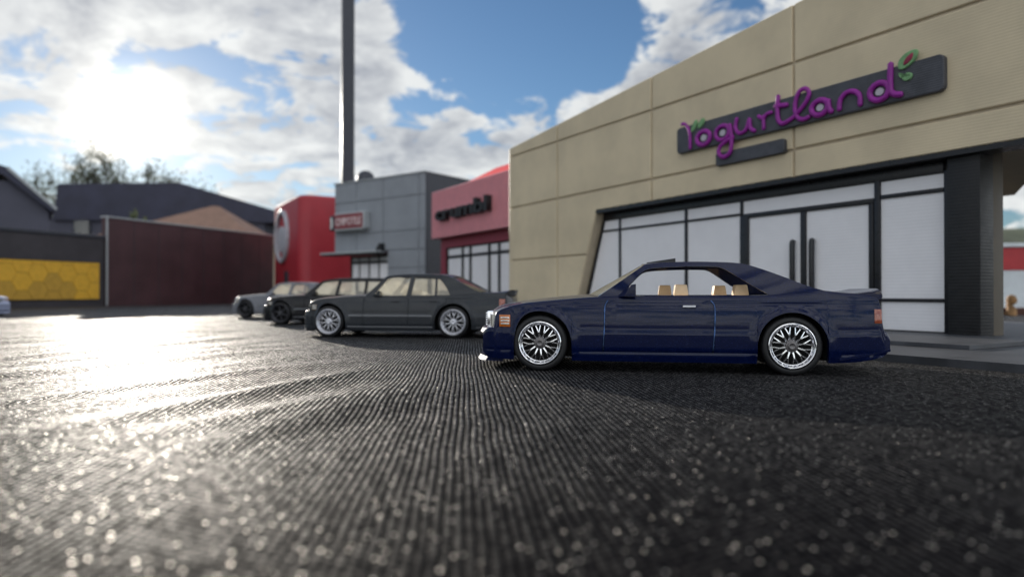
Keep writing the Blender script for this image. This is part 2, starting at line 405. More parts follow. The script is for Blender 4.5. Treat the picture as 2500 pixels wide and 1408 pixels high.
def clip_rect(poly, x0, x1, z0, z1):
    for ax, lim, sg in ((0, x0, 1), (0, x1, -1), (1, z0, 1), (1, z1, -1)):
        o = []
        for i in range(len(poly)):
            a, b = poly[i-1], poly[i]; da, db = (a[ax]-lim)*sg, (b[ax]-lim)*sg
            if (da >= 0) != (db >= 0):
                t = da/(da-db); o.append((a[0]+(b[0]-a[0])*t, a[1]+(b[1]-a[1])*t))
            if db >= 0: o.append(b)
        poly = o
        if len(poly) < 3: return []
    return poly
def letter_mesh(ch, size, extrude, offset=0.0, bevel=0.0):
    c = bpy.data.curves.new('glyph', 'FONT'); c.body = ch; c.size = size; c.extrude = extrude; c.offset = offset; c.bevel_depth = bevel; c.resolution_u = 6
    o = bpy.data.objects.new('glyph', c); col.objects.link(o)
    dg = bpy.context.evaluated_depsgraph_get(); dg.update()
    me = bpy.data.meshes.new_from_object(o.evaluated_get(dg)); bpy.data.objects.remove(o); bpy.data.curves.remove(c)
    xs = [v.co.x for v in me.vertices]
    return me, min(xs), max(xs)
def write_text(parent, text, x0, x1, z, size, y_front, depth, mat, offset=0.0, gap=.06):
    """upright letters along local x, each its own part, fitted between x0 and x1"""
    L = [letter_mesh(c, size, depth/2, offset) for c in text]
    tot = sum(b-a for _, a, b in L)+gap*size*(len(L)-1); s = (x1-x0)/tot; x = x0
    for me, a, b in L:
        for v in me.vertices:
            X, Y, Z = v.co; v.co = (x+(X-a)*s, y_front+depth/2-Z, z+Y)
        me.update(); me.materials.append(mat); me.name = 'letter'
        bm = bmesh.new(); bm.from_mesh(me); bmesh.ops.recalc_face_normals(bm, faces=bm.faces); bm.to_mesh(me); bm.free()
        o = bpy.data.objects.new('letter', me); col.objects.link(o); o.parent = parent
        x += (b-a)*s+gap*size*s

def smooth01(a, b, x):
    t = max(0, min(1, (x-a)/(b-a))); return t*t*(3-2*t)

# ------------------------------------------------------------------ ground: one sheet of ribbed fabric with soft ruckles
def ground_h(x, y):
    # left of the line of car noses, ruckles running away from the camera
    side = (-0.55-(y-8.0)*.545)-x                                   # distance left of the nose line
    m = smooth01(.2, 2.6, side)*smooth01(3.2, 5.2, y)*(1-smooth01(26, 34, y))
    if m <= 0: return 0.0
    p = x*.91-y*.41; q = x*.41+y*.91
    n = mnoise.noise((p*.95, q*.12, 1.3)); n2 = mnoise.noise((p*2.3, q*.25, 5.1)); 
    r = 1-abs(n)*2.0
    return m*(.042*max(0, r)**2+.015*n2+.03*mnoise.noise((p*.35, q*.2, 9.0)))
def span(a, b, s): n = max(1, round((b-a)/s)); return [a+(b-a)*i/n for i in range(n)]
gx = span(-600, -100, 100)+span(-100, -30, 10)+span(-30, -14, .8)+span(-14, 1.5, .10)+span(1.5, 14, .8)+span(14, 100, 10)+span(100, 601, 100)+[600]
gy = span(-200, -10, 40)+span(-10, 1, 1.5)+span(1, 16, .12)+span(16, 34, .25)+span(34, 100, 6)+span(100, 1200, 100)+[1200]
V = [(x, y, ground_h(x, y)) for y in gy for x in gx]; nx = len(gx)
Fc = [(j*nx+i, j*nx+i+1, (j+1)*nx+i+1, (j+1)*nx+i) for j in range(len(gy)-1) for i in range(nx-1)]
g = mobj('ground', (V, Fc), M_FABRIC, smooth=180)
if g.data.polygons[0].normal.z < 0: g.data.flip_normals(); tag(g, 'black ribbed fabric mat spread as the ground', kind='structure')

# ------------------------------------------------------------------ tan shop with the long sign
AZ = math.atan2(-.857, .514)
tan = thing('shop_building', (-.15, 25, 0), AZ, 'tan panelled shop with slanted window opening and purple lettered sign', 'building', None)
def rise(x): return 6.15+.0788*x
JX = lambda z: 3.95+.3647*z
mobj('wall', slab_xz([(.03, 0), (.03, rise(.03)), (20, rise(20)), (20, 3.4), (JX(3.4), 3.4), (JX(0), 0)], .05, .46), M_TAN_DK, tan)
e = .034
cx_ = [-e, 3.16, 7.63, 12.06, 16.5, 20+e]
def rect(x0, x1, z0, z1): return [(x0, z0), (x1, z0), (x1, z1), (x0, z1)]
polys = [rect(-e+.14, 3.16, .0, 2.07), [(3.16, .0), (JX(0)+e, .0), (JX(2.07)+e, 2.07), (3.16, 2.07)],
         rect(-e+.14, 3.16, 2.07, 3.97), [(3.16, 2.07), (JX(2.07)+e, 2.07), (JX(3.4)+e, 3.4-e), (7.63, 3.4-e), (7.63, 3.97), (3.16, 3.97)]]
polys += [rect(cx_[i], cx_[i+1], 3.4-e, 3.97) for i in (2, 3, 4)]
polys += [rect(cx_[i]+(.14 if i == 0 else 0), cx_[i+1], 3.97, 5.84) for i in range(5)]
polys += [[(a, 5.84), (b, 5.84), (b, rise(b)+e), (a, rise(a)+e)] for a, b in [(cx_[i]+(.14 if i == 0 else 0), cx_[i+1]) for i in range(5)]]
for p in polys: mobj('panel', slab_xz(offset_poly(p, .030), 0, .07, .018), M_TAN, tan)
mobj('corner_trim', tube([(.13, .135, 0), (.13, .135, 3), (.13, .135, 6.14)], .135, 20, n=Vector((0, 1, 0))), M_TAN, tan, smooth=40)
mobj('roof', slab_xy([(.4, .462), (19.9, .462), (20, 1.5), (13.97, 5.8), (13.09, 7.45), (.4, 7.45)], 3.425, 5.6), M_TAN_DK, tan)
mobj('side_wall', box(.25, 11.8, .72, 7.3, 0, 3.42), M_TAN_DK, tan)
# black painted lintel with a slightly ragged edge
n = 120; v = []; f = []
for i in range(n+1):
    x = JX(3.4)-.02+(20-JX(3.4))*i/n; r = .012*math.sin(i*2.1)+.010*random.random()
    v += [(x, .012, 3.388+r), (x, .012, 3.30), (x, .46, 3.388), (x, .46, 3.30)]
for i in range(n):
    a = i*4; b = a+4; f += [(a, b, b+1, a+1), (a+1, b+1, b+3, a+3), (a, a+2, b+2, b), (a+2, a+3, b+3, b+2)]
mobj('lintel', (v, f), M_FRAME, tan)
SX = lambda z: 4.09+.3486*z
sf = mobj('storefront', slab_xz([(JX(.1)+.02, .12), (15.1, .12), (15.1, 3.395), (JX(3.39)+.02, 3.395)], .415, .60), M_FRAME, tan)
def pane(poly): mobj('pane', slab_xz(poly, .375, .43, .008), M_WHITE, sf)
def bar(x0, x1, z0, z1, y=.335): mobj('mullion', box(x0, x1, y, .425, z0, z1, .012), M_FRAME, sf, smooth=40)
pane([(SX(.19), .19), (5.87, .19), (5.87, 2.75), (SX(2.75), 2.75)]); pane([(SX(2.8), 2.8), (5.87, 2.8), (5.87, 3.08), (SX(3.08), 3.08)])
for a, b in ((5.91, 8.53), (8.58, 10.36)): pane(rect(a, b, .19, 2.75)); pane(rect(a, b, 2.80, 3.08))
for a, b in ((10.56, 11.99), (12.10, 13.53)): pane(rect(a, b, .19, 2.67))
pane(rect(10.40, 13.66, 2.77, 3.08))
pane(rect(13.74, 14.96, .79, 2.74)); pane(rect(13.74, 14.96, 2.81, 3.08)); pane(rect(13.74, 14.96, .19, .735))
for a, b in ((5.85, 5.93), (8.51, 8.60)): bar(a, b, .17, 3.10)
bar(10.33, 10.40, 2.72, 3.10); bar(10.33, 10.58, .17, 2.72, .325); bar(11.97, 12.11, .17, 2.68); bar(13.52, 13.62, .17, 2.72); bar(13.645, 13.76, .17, 3.10, .325); bar(14.94, 15.08, .12, 3.12)
bar(SX(2.78)-.05, 10.34, 2.745, 2.805); bar(10.41, 13.63, 2.665, 2.775, .33); bar(13.77, 14.93, 2.735, 2.815); bar(13.77, 14.93, .73, .795)
bar(SX(.17), 14.93, .10, .19, .32); bar(JX(3.1)+.03, 14.93, 3.075, 3.30, .34)
mobj('mullion', slab_xz([(JX(.1)+.02, .12), (SX(.1)+.03, .12), (SX(3.08)+.03, 3.08), (JX(3.08)+.02, 3.08)], .335, .42, .01), M_FRAME, sf)
for a, b in ((11.74, 11.86), (12.22, 12.34)):
    h = mobj('door_handle', tube([(a+.06, .31, .75), (a+.06, .29, .85), (a+.06, .29, 1.4), (a+.06, .29, 1.95), (a+.06, .31, 2.05)], .058, 10), M_FRAME, sf, smooth=50)
mobj('pillar', box(15.09, 15.62, .16, .62, .05, 3.39, .012), M_BLACK, tan, smooth=40)
mobj('pillar', box(15.12, 15.60, .625, 1.02, .08, 3.42, .01), pmat('shaded_tan_plastic', (.12, .10, .075), .6, var=.1), tan, smooth=40)  # tan pillar with its shade put into a darker colour
pl = thing('pavement', (-.15, 25, 0), AZ, None, None); tag(pl, 'grey moulded pavement slab under the tan shop', kind='structure')
mobj('paving_slab', slab_xy([(-.6, -3.9), (26, -3.9), (26, 9), (-.6, 9)], .0, .10), M_SLAB, pl)
mobj('step', slab_xy([(-.3, -2.3), (16.6, -2.3), (16.6, .33), (-.3, .33)], .104, .165), M_SLAB, pl)
mobj('step', slab_xy([(15.3, .34), (17.2, .34), (17.2, 1.4), (15.3, 1.4)], .104, .150), M_SLAB, pl)
# purple script sign
sg = thing('shop_sign', (-.15, 25, 0), AZ, 'long slate sign board with purple script lettering and green leaves', 'sign')
def rrect(x0, x1, z0, z1, r, k=5):
    o = []
    for cx, cz, a0 in ((x1-r, z1-r, 0), (x0+r, z1-r, 90), (x0+r, z0+r, 180), (x1-r, z0+r, 270)):
        for i in range(k+1): a = R(a0+90*i/k); o.append((cx+r*math.cos(a), cz+r*math.sin(a)))
    return o
mobj('board', slab_xz(rrect(8.70, 15.18, 4.45, 5.10, .10), -.12, .02, .015), M_SIGN, sg)
mobj('board', slab_xz(rrect(9.98, 11.90, 3.935, 4.245, .06), -.115, .02, .015), M_SIGN, sg)
def letter(parts, rad=.058):
    vf = join(*[tube([(p.x, -.15, p.y) for p in catmull([Vector((a, b)) for a, b in st], 5, cl)], rad*.9, 8, .8) for st, cl in parts])
    mobj('letter', vf, M_PURPLE, sg, smooth=60)
def ringpts(c, rx, rz, k=12, sk=0.0): return [(c[0]+rx*math.cos(2*math.pi*i/k)+sk*math.sin(2*math.pi*i/k), c[1]+rz*math.sin(2*math.pi*i/k)) for i in range(k+1)]
def dot(c, r): mobj('letter_dot', slab_xz(ringpts(c, r*1.15, r, 14)[:-1], -.150, -.115, .008), M_PALE, sg)
letter([([(8.90, 5.17), (9.02, 5.15), (9.13, 5.02), (9.19, 4.82), (9.2, 4.50)], False)], .05)
letter([(ringpts((9.64, 4.68), .215, .165), False)], .066); dot((9.64, 4.69), .085)
letter([(ringpts((10.23, 4.69), .205, .165), False), ([(10.45, 4.84), (10.5, 4.60), (10.5, 4.33), (10.43, 4.16), (10.25, 4.11), (10.12, 4.22), (10.17, 4.38), (10.38, 4.48), (10.56, 4.53)], False)], .06); dot((10.23, 4.69), .08)
letter([([(10.66, 4.94), (10.62, 4.72), (10.73, 4.58), (10.92, 4.62), (11.02, 4.84), (11.05, 4.63), (11.17, 4.54)], False)], .055)
letter([([(11.40, 4.83), (11.41, 4.53)], False), ([(11.26, 4.86), (11.39, 4.77), (11.49, 4.85), (11.63, 4.86)], False)], .05)
letter([([(11.79, 5.18), (11.77, 4.9), (11.79, 4.66), (11.89, 4.55), (12.05, 4.58)], False), ([(11.70, 4.97), (12.02, 4.93)], False)], .06)
letter([([(12.06, 4.58), (12.25, 4.68), (12.47, 4.88), (12.55, 5.04), (12.47, 5.16), (12.33, 5.15), (12.24, 5.01), (12.21, 4.79), (12.28, 4.59), (12.42, 4.53), (12.55, 4.56)], False)], .056)
letter([(ringpts((12.79, 4.69), .185, .150), False), ([(12.98, 4.80), (13.0, 4.63), (13.06, 4.54)], False)], .066); dot((12.79, 4.69), .075)
letter([([(13.22, 4.54), (13.25, 4.74), (13.38, 4.85), (13.54, 4.83), (13.65, 4.72), (13.66, 4.53)], False)], .058)
letter([(ringpts((14.04, 4.70), .185, .160), False), ([(14.26, 5.17), (14.25, 4.9), (14.26, 4.66), (14.33, 4.58), (14.46, 4.54)], False)], .066); dot((14.04, 4.70), .075)
def leaf(pts, mat, y=-.16, ch=.012): mobj('leaf', slab_xz([tuple(p) for p in catmull([Vector(p) for p in pts], 4, True)], y, -.115, ch), mat, sg)
leaf([(9.22, 4.90), (9.26, 5.06), (9.38, 5.19), (9.43, 5.09), (9.34, 4.95)], M_LEAF); leaf([(9.45, 4.95), (9.49, 5.1), (9.62, 5.18), (9.66, 5.08), (9.57, 4.98)], M_LEAF)
leaf([(14.40, 5.03), (14.41, 5.18), (14.56, 5.29), (14.74, 5.29), (14.72, 5.14), (14.60, 5.04), (14.49, 5.0)], M_LEAF)
leaf([(14.50, 5.07), (14.54, 5.18), (14.67, 5.25), (14.66, 5.15), (14.58, 5.08)], M_RASP, -.175)
leaf([(14.42, 4.94), (14.46, 4.86), (14.56, 4.92), (14.65, 4.87), (14.61, 4.78), (14.49, 4.79)], M_LEAF)

# ------------------------------------------------------------------ pink shop
ck = thing('shop_building', (-4.0, 34.4, 0), AZ, 'pink ribbed shop with dark letters, partly behind the tan shop', 'building')
pr = []
z = 3.61
while z < 5.93: pr += [(0.0, z), (-.035, z+.03), (-.035, z+.10), (0.0, z+.13)]; z += .13
pr = [(.0 if i == 0 else a, b) for i, (a, b) in enumerate(pr)]
v = []; f = []; n = len(pr)
for x in (-.06, 9.4): v += [(x, y, z) for y, z in pr]
f = [(i, i+1, n+i+1, n+i) for i in range(n-1)]
mobj('fascia', join((v, f), box(-.06, 9.4, .0, .62, 3.61, 5.95)), M_PINK, ck)
mobj('wall', slab_xz([(.11, 0), (.66, 0), (.66, 3.14), (7.9, 3.14), (7.9, 0), (9.4, 0), (9.4, 3.62), (.11, 3.62)], .40, .75), M_PINKD, ck)
mobj('back_wall', box(.15, 9.35, .76, 6.5, 0, 5.7), M_PINKD, ck)
rv = [(.05, .64, 5.955), (3.7, .64, 5.955), (9.3, .64, 5.955), (.25, 1.45, 6.36), (3.6, 1.65, 6.80), (4.6, 1.65, 6.80), (9.3, 1.65, 6.70), (.05, 5.9, 5.72), (9.3, 5.9, 5.72), (.25, 5.9, 6.3), (9.3, 5.9, 6.6), (.05, .64, 5.72), (9.3, .64, 5.72)]
mobj('roof_parapet', (rv, [(0, 1, 4, 3), (1, 2, 6, 5, 4), (3, 4, 5, 6, 10, 9), (9, 10, 8, 7), (0, 3, 9, 7, 11), (2, 12, 8, 10, 6), (0, 11, 12, 2, 1)]), M_SCAR, ck)
mobj('window_frame', box(.64, 7.92, .56, .74, .05, 3.16), M_FRAME, ck)
xs = [.72, 2.40, 3.20, 5.02, 5.90, 7.86]
for i in range(5):
    a, b = xs[i]+.08, xs[i+1]-.08
    mobj('pane', slab_xz(rect(a, b, .2, 2.60), .50, .58, .01), M_WHITE, ck); mobj('pane', slab_xz(rect(a, b, 2.74, 3.06), .50, .58, .01), M_WHITE, ck)
for i, x in enumerate(xs): mobj('mullion', box(x-.085, x+.085, .45, .565, .1, 3.13, .02), M_FRAME, ck)
mobj('mullion', box(.64, 7.9, .455, .562, 2.61, 2.73, .02), M_FRAME, ck)
cs = thing('shop_sign', (-4.0, 34.4, 0), AZ, 'dark raised lower-case lettering on the pink fascia', 'sign')
write_text(cs, 'crumbl', .90, 6.15, 4.43, .92, -.30, .28, M_BLACK, .022, .03)

# ------------------------------------------------------------------ slate grey shop
GZ = math.atan2(-.595, .8035)
gs = thing('shop_building', (-11.66, 44.85, 0), GZ, 'slate grey panelled shop with small red sign and awning', 'building')
mobj('upper_wall', box(.03, 8.13, .06, 6, 3.5, 7.96), M_GREY, gs)
mobj('lower_wall', slab_xz([(4.97, 0), (8.13, 0), (8.13, 3.49), (4.97, 3.49)], .06, 6), M_GREY, gs)
mobj('side_wall', box(8.132, 8.20, .1, 5.9, 0, 7.93), M_STEEL, gs)
gx_ = [0, 2.13, 4.6, 7.65, 8.16]
for i in range(4):
    for z0, z1 in ((3.5, 4.65), (4.65, 6.7), (6.7, 8.0)):
        mobj('panel', slab_xz(offset_poly(rect(gx_[i], gx_[i+1], z0, z1), .025), 0, .08, .02), M_GREY, gs)
for x0, x1 in ((4.97, 7.65), (7.65, 8.16)):
    for z0, z1 in ((0, 2.4), (2.4, 3.5)): mobj('panel', slab_xz(offset_poly(rect(x0, x1, z0, z1), .025), 0, .08, .02), M_GREY, gs)
mobj('parapet_cap', box(-.06, 8.24, -.06, 6.05, 7.99, 8.07, .02), M_GREYL, gs)
mobj('awning', box(-.55, 4.75, -.75, .05, 3.38, 3.50, .03), M_GREYL, gs)
mobj('awning_soffit', box(-.45, 4.70, -.70, .30, 3.28, 3.375), M_FRAME, gs)
mobj('awning_bracket', slab_xz([(4.25, 3.505), (4.78, 3.505), (4.74, 3.95), (4.60, 3.95)], -.35, .0), M_FRAME, gs)
mobj('window_frame', box(1.10, 4.96, .40, .70, 0, 3.27), M_FRAME, gs)
for a, b in ((1.40, 1.95), (2.12, 2.86), (3.05, 3.77), (3.95, 4.90)):
    mobj('pane', slab_xz(rect(a, b, .1, 2.75), .33, .42, .02), M_WHITE, gs); mobj('pane', slab_xz(rect(a, b, 2.92, 3.15), .33, .42, .02), M_GREYL, gs)
mobj('roof_vent', join(lathe([(.6, 0), (.6, .30), (.58, .45), (.5, .65), (.36, .80), (.18, .88), (0, .90)], 28, 'z')), M_STEEL, gs, smooth=40, loc=(1.53, 1.3, 8.05))
rs = thing('shop_sign', (-11.66, 44.85, 0), GZ, 'small boxed red sign with pale capital letters on the grey shop', 'sign')
mobj('sign_box', slab_xz([(.55, 4.86), (3.30, 4.86), (3.42, 5.0), (3.42, 5.96), (3.30, 6.02), (.55, 6.02)], -.50, -.03, .06), M_GREYL, rs)
mobj('sign_face', slab_xz(rect(.62, 3.30, 5.0, 5.92), -.515, -.45, .01), pmat('brick_red_sign', (.22, .032, .042), .5, var=.15), rs)
mobj('logo_box', slab_xz(rrect(.02, .46, 4.94, 5.90, .06), -.45, -.03, .05), M_STEEL, rs)
mobj('logo', slab_xz([tuple(p) for p in catmull([Vector(p) for p in [(.14, 5.05), (.32, 5.12), (.36, 5.4), (.30, 5.7), (.2, 5.78), (.16, 5.6), (.2, 5.35)]], 4, True)], -.475, -.44, .01), M_FASC, rs)
write_text(rs, 'CHIPOTLE', .76, 3.18, 5.22, .66, -.565, .055, pmat('pale_rose_letter', (.66, .52, .52), .5), .012, .05)

# ------------------------------------------------------------------ red shop with round emblem
rd = thing('shop_building', (-20.3, 57.9, 0), AZ, 'tall plain red shop with a pale round emblem', 'building')
def rplan(x0, x1, y0, y1, r): return [(a, b) for a, b in rrect(x0, x1, y0, y1, r, 8)]
pp = rplan(0, 9.2, 0, 8, .9)
v, f = slab_xy(pp, 0, 8.0)
n = len(pp); p2 = offset_poly(pp, .18); v = v[:]; v += [(a, b, 8.15) for a, b in p2]; f = [q for q in f if q != tuple(reversed(range(n, 2*n)))]
f += [(n+i, n+(i+1) % n, 2*n+(i+1) % n, 2*n+i) for i in range(n)]+[tuple(range(2*n, 3*n))]
mobj('wall', (v, f), M_RED, rd, smooth=35)
mobj('door', slab_xz(rect(4.5, 5.7, 0, 2.6), -.06, .05, .03), M_STEEL, rd)
em = thing('round_emblem', (-20.3, 57.9, 0), AZ, 'pale grey ring emblem on the red shop', 'emblem')
v = []; f = []; k = 48
for i in range(k):
    a = 2*math.pi*i/k; c, s = math.cos(a), math.sin(a)
    for r, y in ((2.12, .0), (2.12, -.22), (2.02, -.28), (1.86, -.28), (1.78, -.22), (1.78, 0)): v.append((3.9+r*c, y, 5.39+r*s))
for i in range(k):
    for j in range(6): a = i*6+j; b = i*6+(j+1) % 6; c = ((i+1) % k)*6+(j+1) % 6; d = ((i+1) % k)*6+j; f.append((a, b, c, d))
M_RING = pmat('pale_grey_ring', (.42, .42, .46), .4, var=.1)
mobj('ring', (v, f), M_RING, em, smooth=40)
mobj('emblem_patch', slab_xz([tuple(p) for p in catmull([Vector(p) for p in [(2.5, 5.0), (2.7, 5.9), (3.4, 6.2), (4.2, 6.1), (5.0, 5.7), (5.1, 4.9), (4.6, 4.3), (3.6, 4.15), (2.8, 4.4)]], 5, True)], -.16, .02, .04), M_RING, em)

# ------------------------------------------------------------------ long maroon hall and low charcoal building with ochre panel
MZ = math.atan2(.932, .363)
mh = thing('hall_building', (-27, 45.5, 0), MZ, 'long dark maroon hall with a thin pale roof edge', 'building')
mobj('wall', box(0, 16.1, 0, .5, 0, 5.93), M_MAROON, mh)
mobj('roof_edge', box(-.06, 16.2, -.07, .56, 5.932, 6.03, .02), M_GREYL, mh)
mobj('sunlit_corner_strip', box(-.05, .045, -.05, .05, .05, 5.93, .02), M_GREYL, mh)  # pale colour stands for sunlight along the corner edge
for i in range(1, 8): mobj('panel_joint', box(i*2.05-.02, i*2.05+.02, -.02, .05, 0, 5.9), M_CHAR, mh)
yb = thing('annex_building', (-27, 45.5, 0), MZ, 'low charcoal building with an ochre hexagon panel at far left', 'building')
mobj('wall', slab_xz([(-12, 0), (-.08, 0), (-.08, 4.66), (-12, 4.66)], .15, 7), M_CHAR, yb)
mobj('roof_edge', box(-12, -.075, .06, 7.1, 4.5, 4.72, .03), M_STEEL, yb)
pf = mobj('panel_frame', slab_xz(rect(-11, -.44, .44, 2.92), .10, .2, .02), M_FRAME, yb)
hr = .62; k = 0
for c in range(-2, 13):
    for r in range(-1, 4):
        hx, hz = -11+c*hr*1.5, .5+r*hr*1.732+(hr*.866 if c % 2 else 0)
        hp = clip_rect([(hx+hr*.98*math.cos(R(60*i)), hz+hr*.98*math.sin(R(60*i))) for i in range(6)], -10.95, -.50, .50, 2.86)
        if len(hp) >= 3:
            dk = (hz < 1.15 and -6.6 < hx < -1.9) or (hz < 1.6 and -4.6 < hx < -3.2)
            mobj('hexagon_tile', slab_xz(hp, .06, .12, .006), M_OLIVE if dk else M_OCHRE, pf)

# ------------------------------------------------------------------ real houses, tree and post behind the models
def prism_y(poly_xz, y0, y1): return slab_xz(poly_xz, y0, y1)
hb = thing('house', (-47, 100, 0), R(0), 'large dark house with long slate roof under the sun', 'house')
mobj('wall', box(-27, 10.5, .5, 20, 0, 12.0), M_STUCCO, hb)
mobj('roof', slab_xz([(-20.2, 12.4), (-19.6, 16.9), (-1.7, 17.05), (12.2, 13.0), (13.4, 11.6), (12.8, 11.2), (-20.4, 11.6)], 0, 20), M_SLATE, hb)
for x0, x1, z0, z1 in ((-17.5, -15.0, 9.2, 12.6), (-12.5, -9.5, 9.0, 12.2), (-5, -2.4, 8.8, 11.8)):
    wn = mobj('window', box(x0, x1, .30, .6, z0, z1), M_STEEL, hb)
    mobj('pane', box(x0+.2, x1-.2, .24, .32, z0+.2, z1-.2), M_GLASSD, wn)
ht = thing('house', (-45, 84, 0), R(0), 'tan hip roofed house behind the maroon hall', 'house')
mobj('wall', box(-9, 13, .6, 12, 0, 7.2), M_TAN_DK, ht)
mobj('roof', ([(-10, 0, 7.1), (14, 0, 7.1), (14, 13, 7.1), (-10, 13, 7.1), (5.6, 6, 12.4), (6.4, 6, 12.3)], [(0, 1, 5, 4), (1, 2, 5), (2, 3, 4, 5), (3, 0, 4), (0, 3, 2, 1)]), M_TILE, ht)
hl = thing('house', (-55.3, 74, 0), R(36), 'dark house with steep eave and pale rake board at far left', 'house')
mobj('wall', slab_xz([(-16, 0), (4.2, 0), (4.2, 10), (1.6, 13.2), (-16, 13.2)], .8, 14), M_STUCCO, hl)
mobj('roof', slab_xz([(-16, 16.6), (-3.0, 15.6), (.4, 14.6), (4.9, 10.4), (4.5, 10.0), (0, 13.8), (-16, 14.8)], 0, 14.5), M_SLATE, hl)
mobj('rake_board', slab_xz([(.5, 14.7), (5.0, 10.45), (4.85, 10.2), (.35, 14.4)], -.12, .0), M_GREYL, hl)
mobj('window', box(-6, -2.4, .6, .9, 8.4, 11.4), M_GLASSD, hl)
po = mobj('tall_post', join(box(-.57, .57, -.35, .35, 0, 34, .05)), M_STEEL, smooth=40, loc=(-15.9, 66, 0)); po.rotation_euler = (0, 0, R(28))
tag(po, 'tall square dark steel post behind the grey shop', 'post')

def tree(name, loc, label, w, h, base, n_limb, n_leaf, lsize, mat, seed):
    rnd = random.Random(seed)
    t = thing(name, loc, 0, label, 'tree')
    mobj('trunk', tube([(0, 0, 0), (.2, .1, base*.5), (-.1, 0, base), (.2, 0, base*1.15)], [h*.028, h*.022, h*.018, h*.012], 10, n=Vector((0, 1, 0.01))), M_BARK, t, smooth=60)
    ends = []; limbs = []
    for i in range(n_limb):
        a = (i+.5)/n_limb*2-1
        ex = a*w*.46*rnd.uniform(.8, 1.1); ez = base+(h-base)*(1-abs(a)**1.8*.62)*rnd.uniform(.72, .98); ey = rnd.uniform(-.22, .22)*w*.6
        mid = (ex*.45, ey*.4, base+(ez-base)*.42)
        pts = catmull([Vector((0, 0, base*.85)), Vector(mid), Vector((ex*.85, ey*.8, base+(ez-base)*.8)), Vector((ex, ey, ez))], 4)
        rr = [h*.012*(1-.85*j/(len(pts)-1)) for j in range(len(pts))]
        limbs.append(tube(pts, rr, 6, n=Vector((0, 1, .02)))); ends += [(Vector(p), .55+.45*j/len(pts)) for j, p in enumerate(pts) if j > 4]
        for b in range(4):
            s0 = pts[rnd.randrange(5, len(pts)-1)]; e = s0+Vector((rnd.uniform(-1, 1)*w*.07, rnd.uniform(-1, 1)*w*.06, rnd.uniform(.2, 1)*h*.14))
            limbs.append(tube([s0, (s0+e)/2+Vector((0, 0, h*.01)), e], [h*.004, h*.003, h*.0015], 5, n=Vector((0, 1, .02)))); ends += [(e, .9), ((s0+e)/2, .7)]
    mobj('limb', join(*limbs), M_BARK, t, smooth=60)
    V = []; F = []
    for i in range(n_leaf):
        c, s = rnd.choice(ends); g = w*.020*s
        p = c+Vector((rnd.gauss(0, g), rnd.gauss(0, g), rnd.gauss(g*.3, g*1.3)))
        u = Vector((rnd.gauss(0, 1), rnd.gauss(0, 1), rnd.gauss(0, 1))).normalized(); q = u.orthogonal().normalized(); L = lsize*rnd.uniform(.5, 1.3)
        k = len(V); V += [tuple(p), tuple(p+u*L*.5+q*L*.22), tuple(p+u*L), tuple(p+u*L*.5-q*L*.22)]; F.append((k, k+1, k+2, k+3))
    me = bpy.data.meshes.new('crown'); me.from_pydata(V, [], F); me.materials.append(mat)
    o = bpy.data.objects.new('crown', me); col.objects.link(o); o.parent = t; o['kind'] = 'stuff'
    return t
tree('tree', (-83, 140, 0), 'feathery grey-green tree crown rising behind the dark house', 46, 28.3, 12, 32, 8500, .66, M_TREE, 3)
tree('shrub', (-27.6, 50.5, 0), 'small shrub with sunlit leaves behind the low charcoal building', 3.2, 6.6, 3.0, 6, 1500, .32, M_BUSH, 8)

# things seen through the gap at the right
rb = thing('low_building', (27.5, 41, 0), R(-12), 'pale low building with a broad red band seen through the right gap', 'building')
mobj('wall', box(-2, 14, 0, 6, 0, 2.25), M_PWALL, rb)
mobj('red_band', box(-2.04, 14.04, -.06, 6.04, 2.255, 3.62), pmat('brick_red_band', (.42, .035, .04), .5, var=.08), rb)
mobj('ledge', box(-2.2, 14.2, -.2, 6.2, 3.625, 3.85, .04), M_PWALL, rb)
st = thing('wooden_figure', (20.0, 27.4, 0), 0, 'small tan carved lump standing on dark soil by the right edge', 'ornament')
mobj('post', tube([(0, 0, 0), (.05, 0, .25), (-.02, .02, .42), (.06, 0, .55)], [.24, .17, .12, .15], 9, n=Vector((0, 1, .02))), M_WOOD, st, smooth=50)
mobj('head', join(lathe([(0, -.12), (.16, -.1), (.20, .02), (.14, .20), (0, .26)], 12, 'z')), M_WOOD, st, smooth=40, loc=(.05, 0, .58))
so_ = mobj('soil_tray', slab_xy([(-1.6, -.7), (1.7, -.6), (1.9, .6), (.2, .9), (-1.7, .7)], -.01, .28), M_BROWN, loc=(20.3, 28.4, 0)); tag(so_, 'low dark brown tray of soil behind the carved lump', 'tray')
v = []; f = []; ny = 14; nxh = 40
for j in range(ny):
    for i in range(nxh):
        a = i/(nxh-1); b = j/(ny-1)
        v.append((a*260-60, b*90, 26*math.sin(math.pi*a)**.7*math.sin(math.pi*min(1, b*.55))*(1+.18*mnoise.noise((a*6, b*3, 2)))-1))
f = [(j*nxh+i, j*nxh+i+1, (j+1)*nxh+i+1, (j+1)*nxh+i) for j in range(ny-1) for i in range(nxh-1)]
hl_ = mobj('hill', (v, f), M_HILL, smooth=60, loc=(120, 190, 0)); tag(hl_, 'low olive hill in the distance', kind='structure')

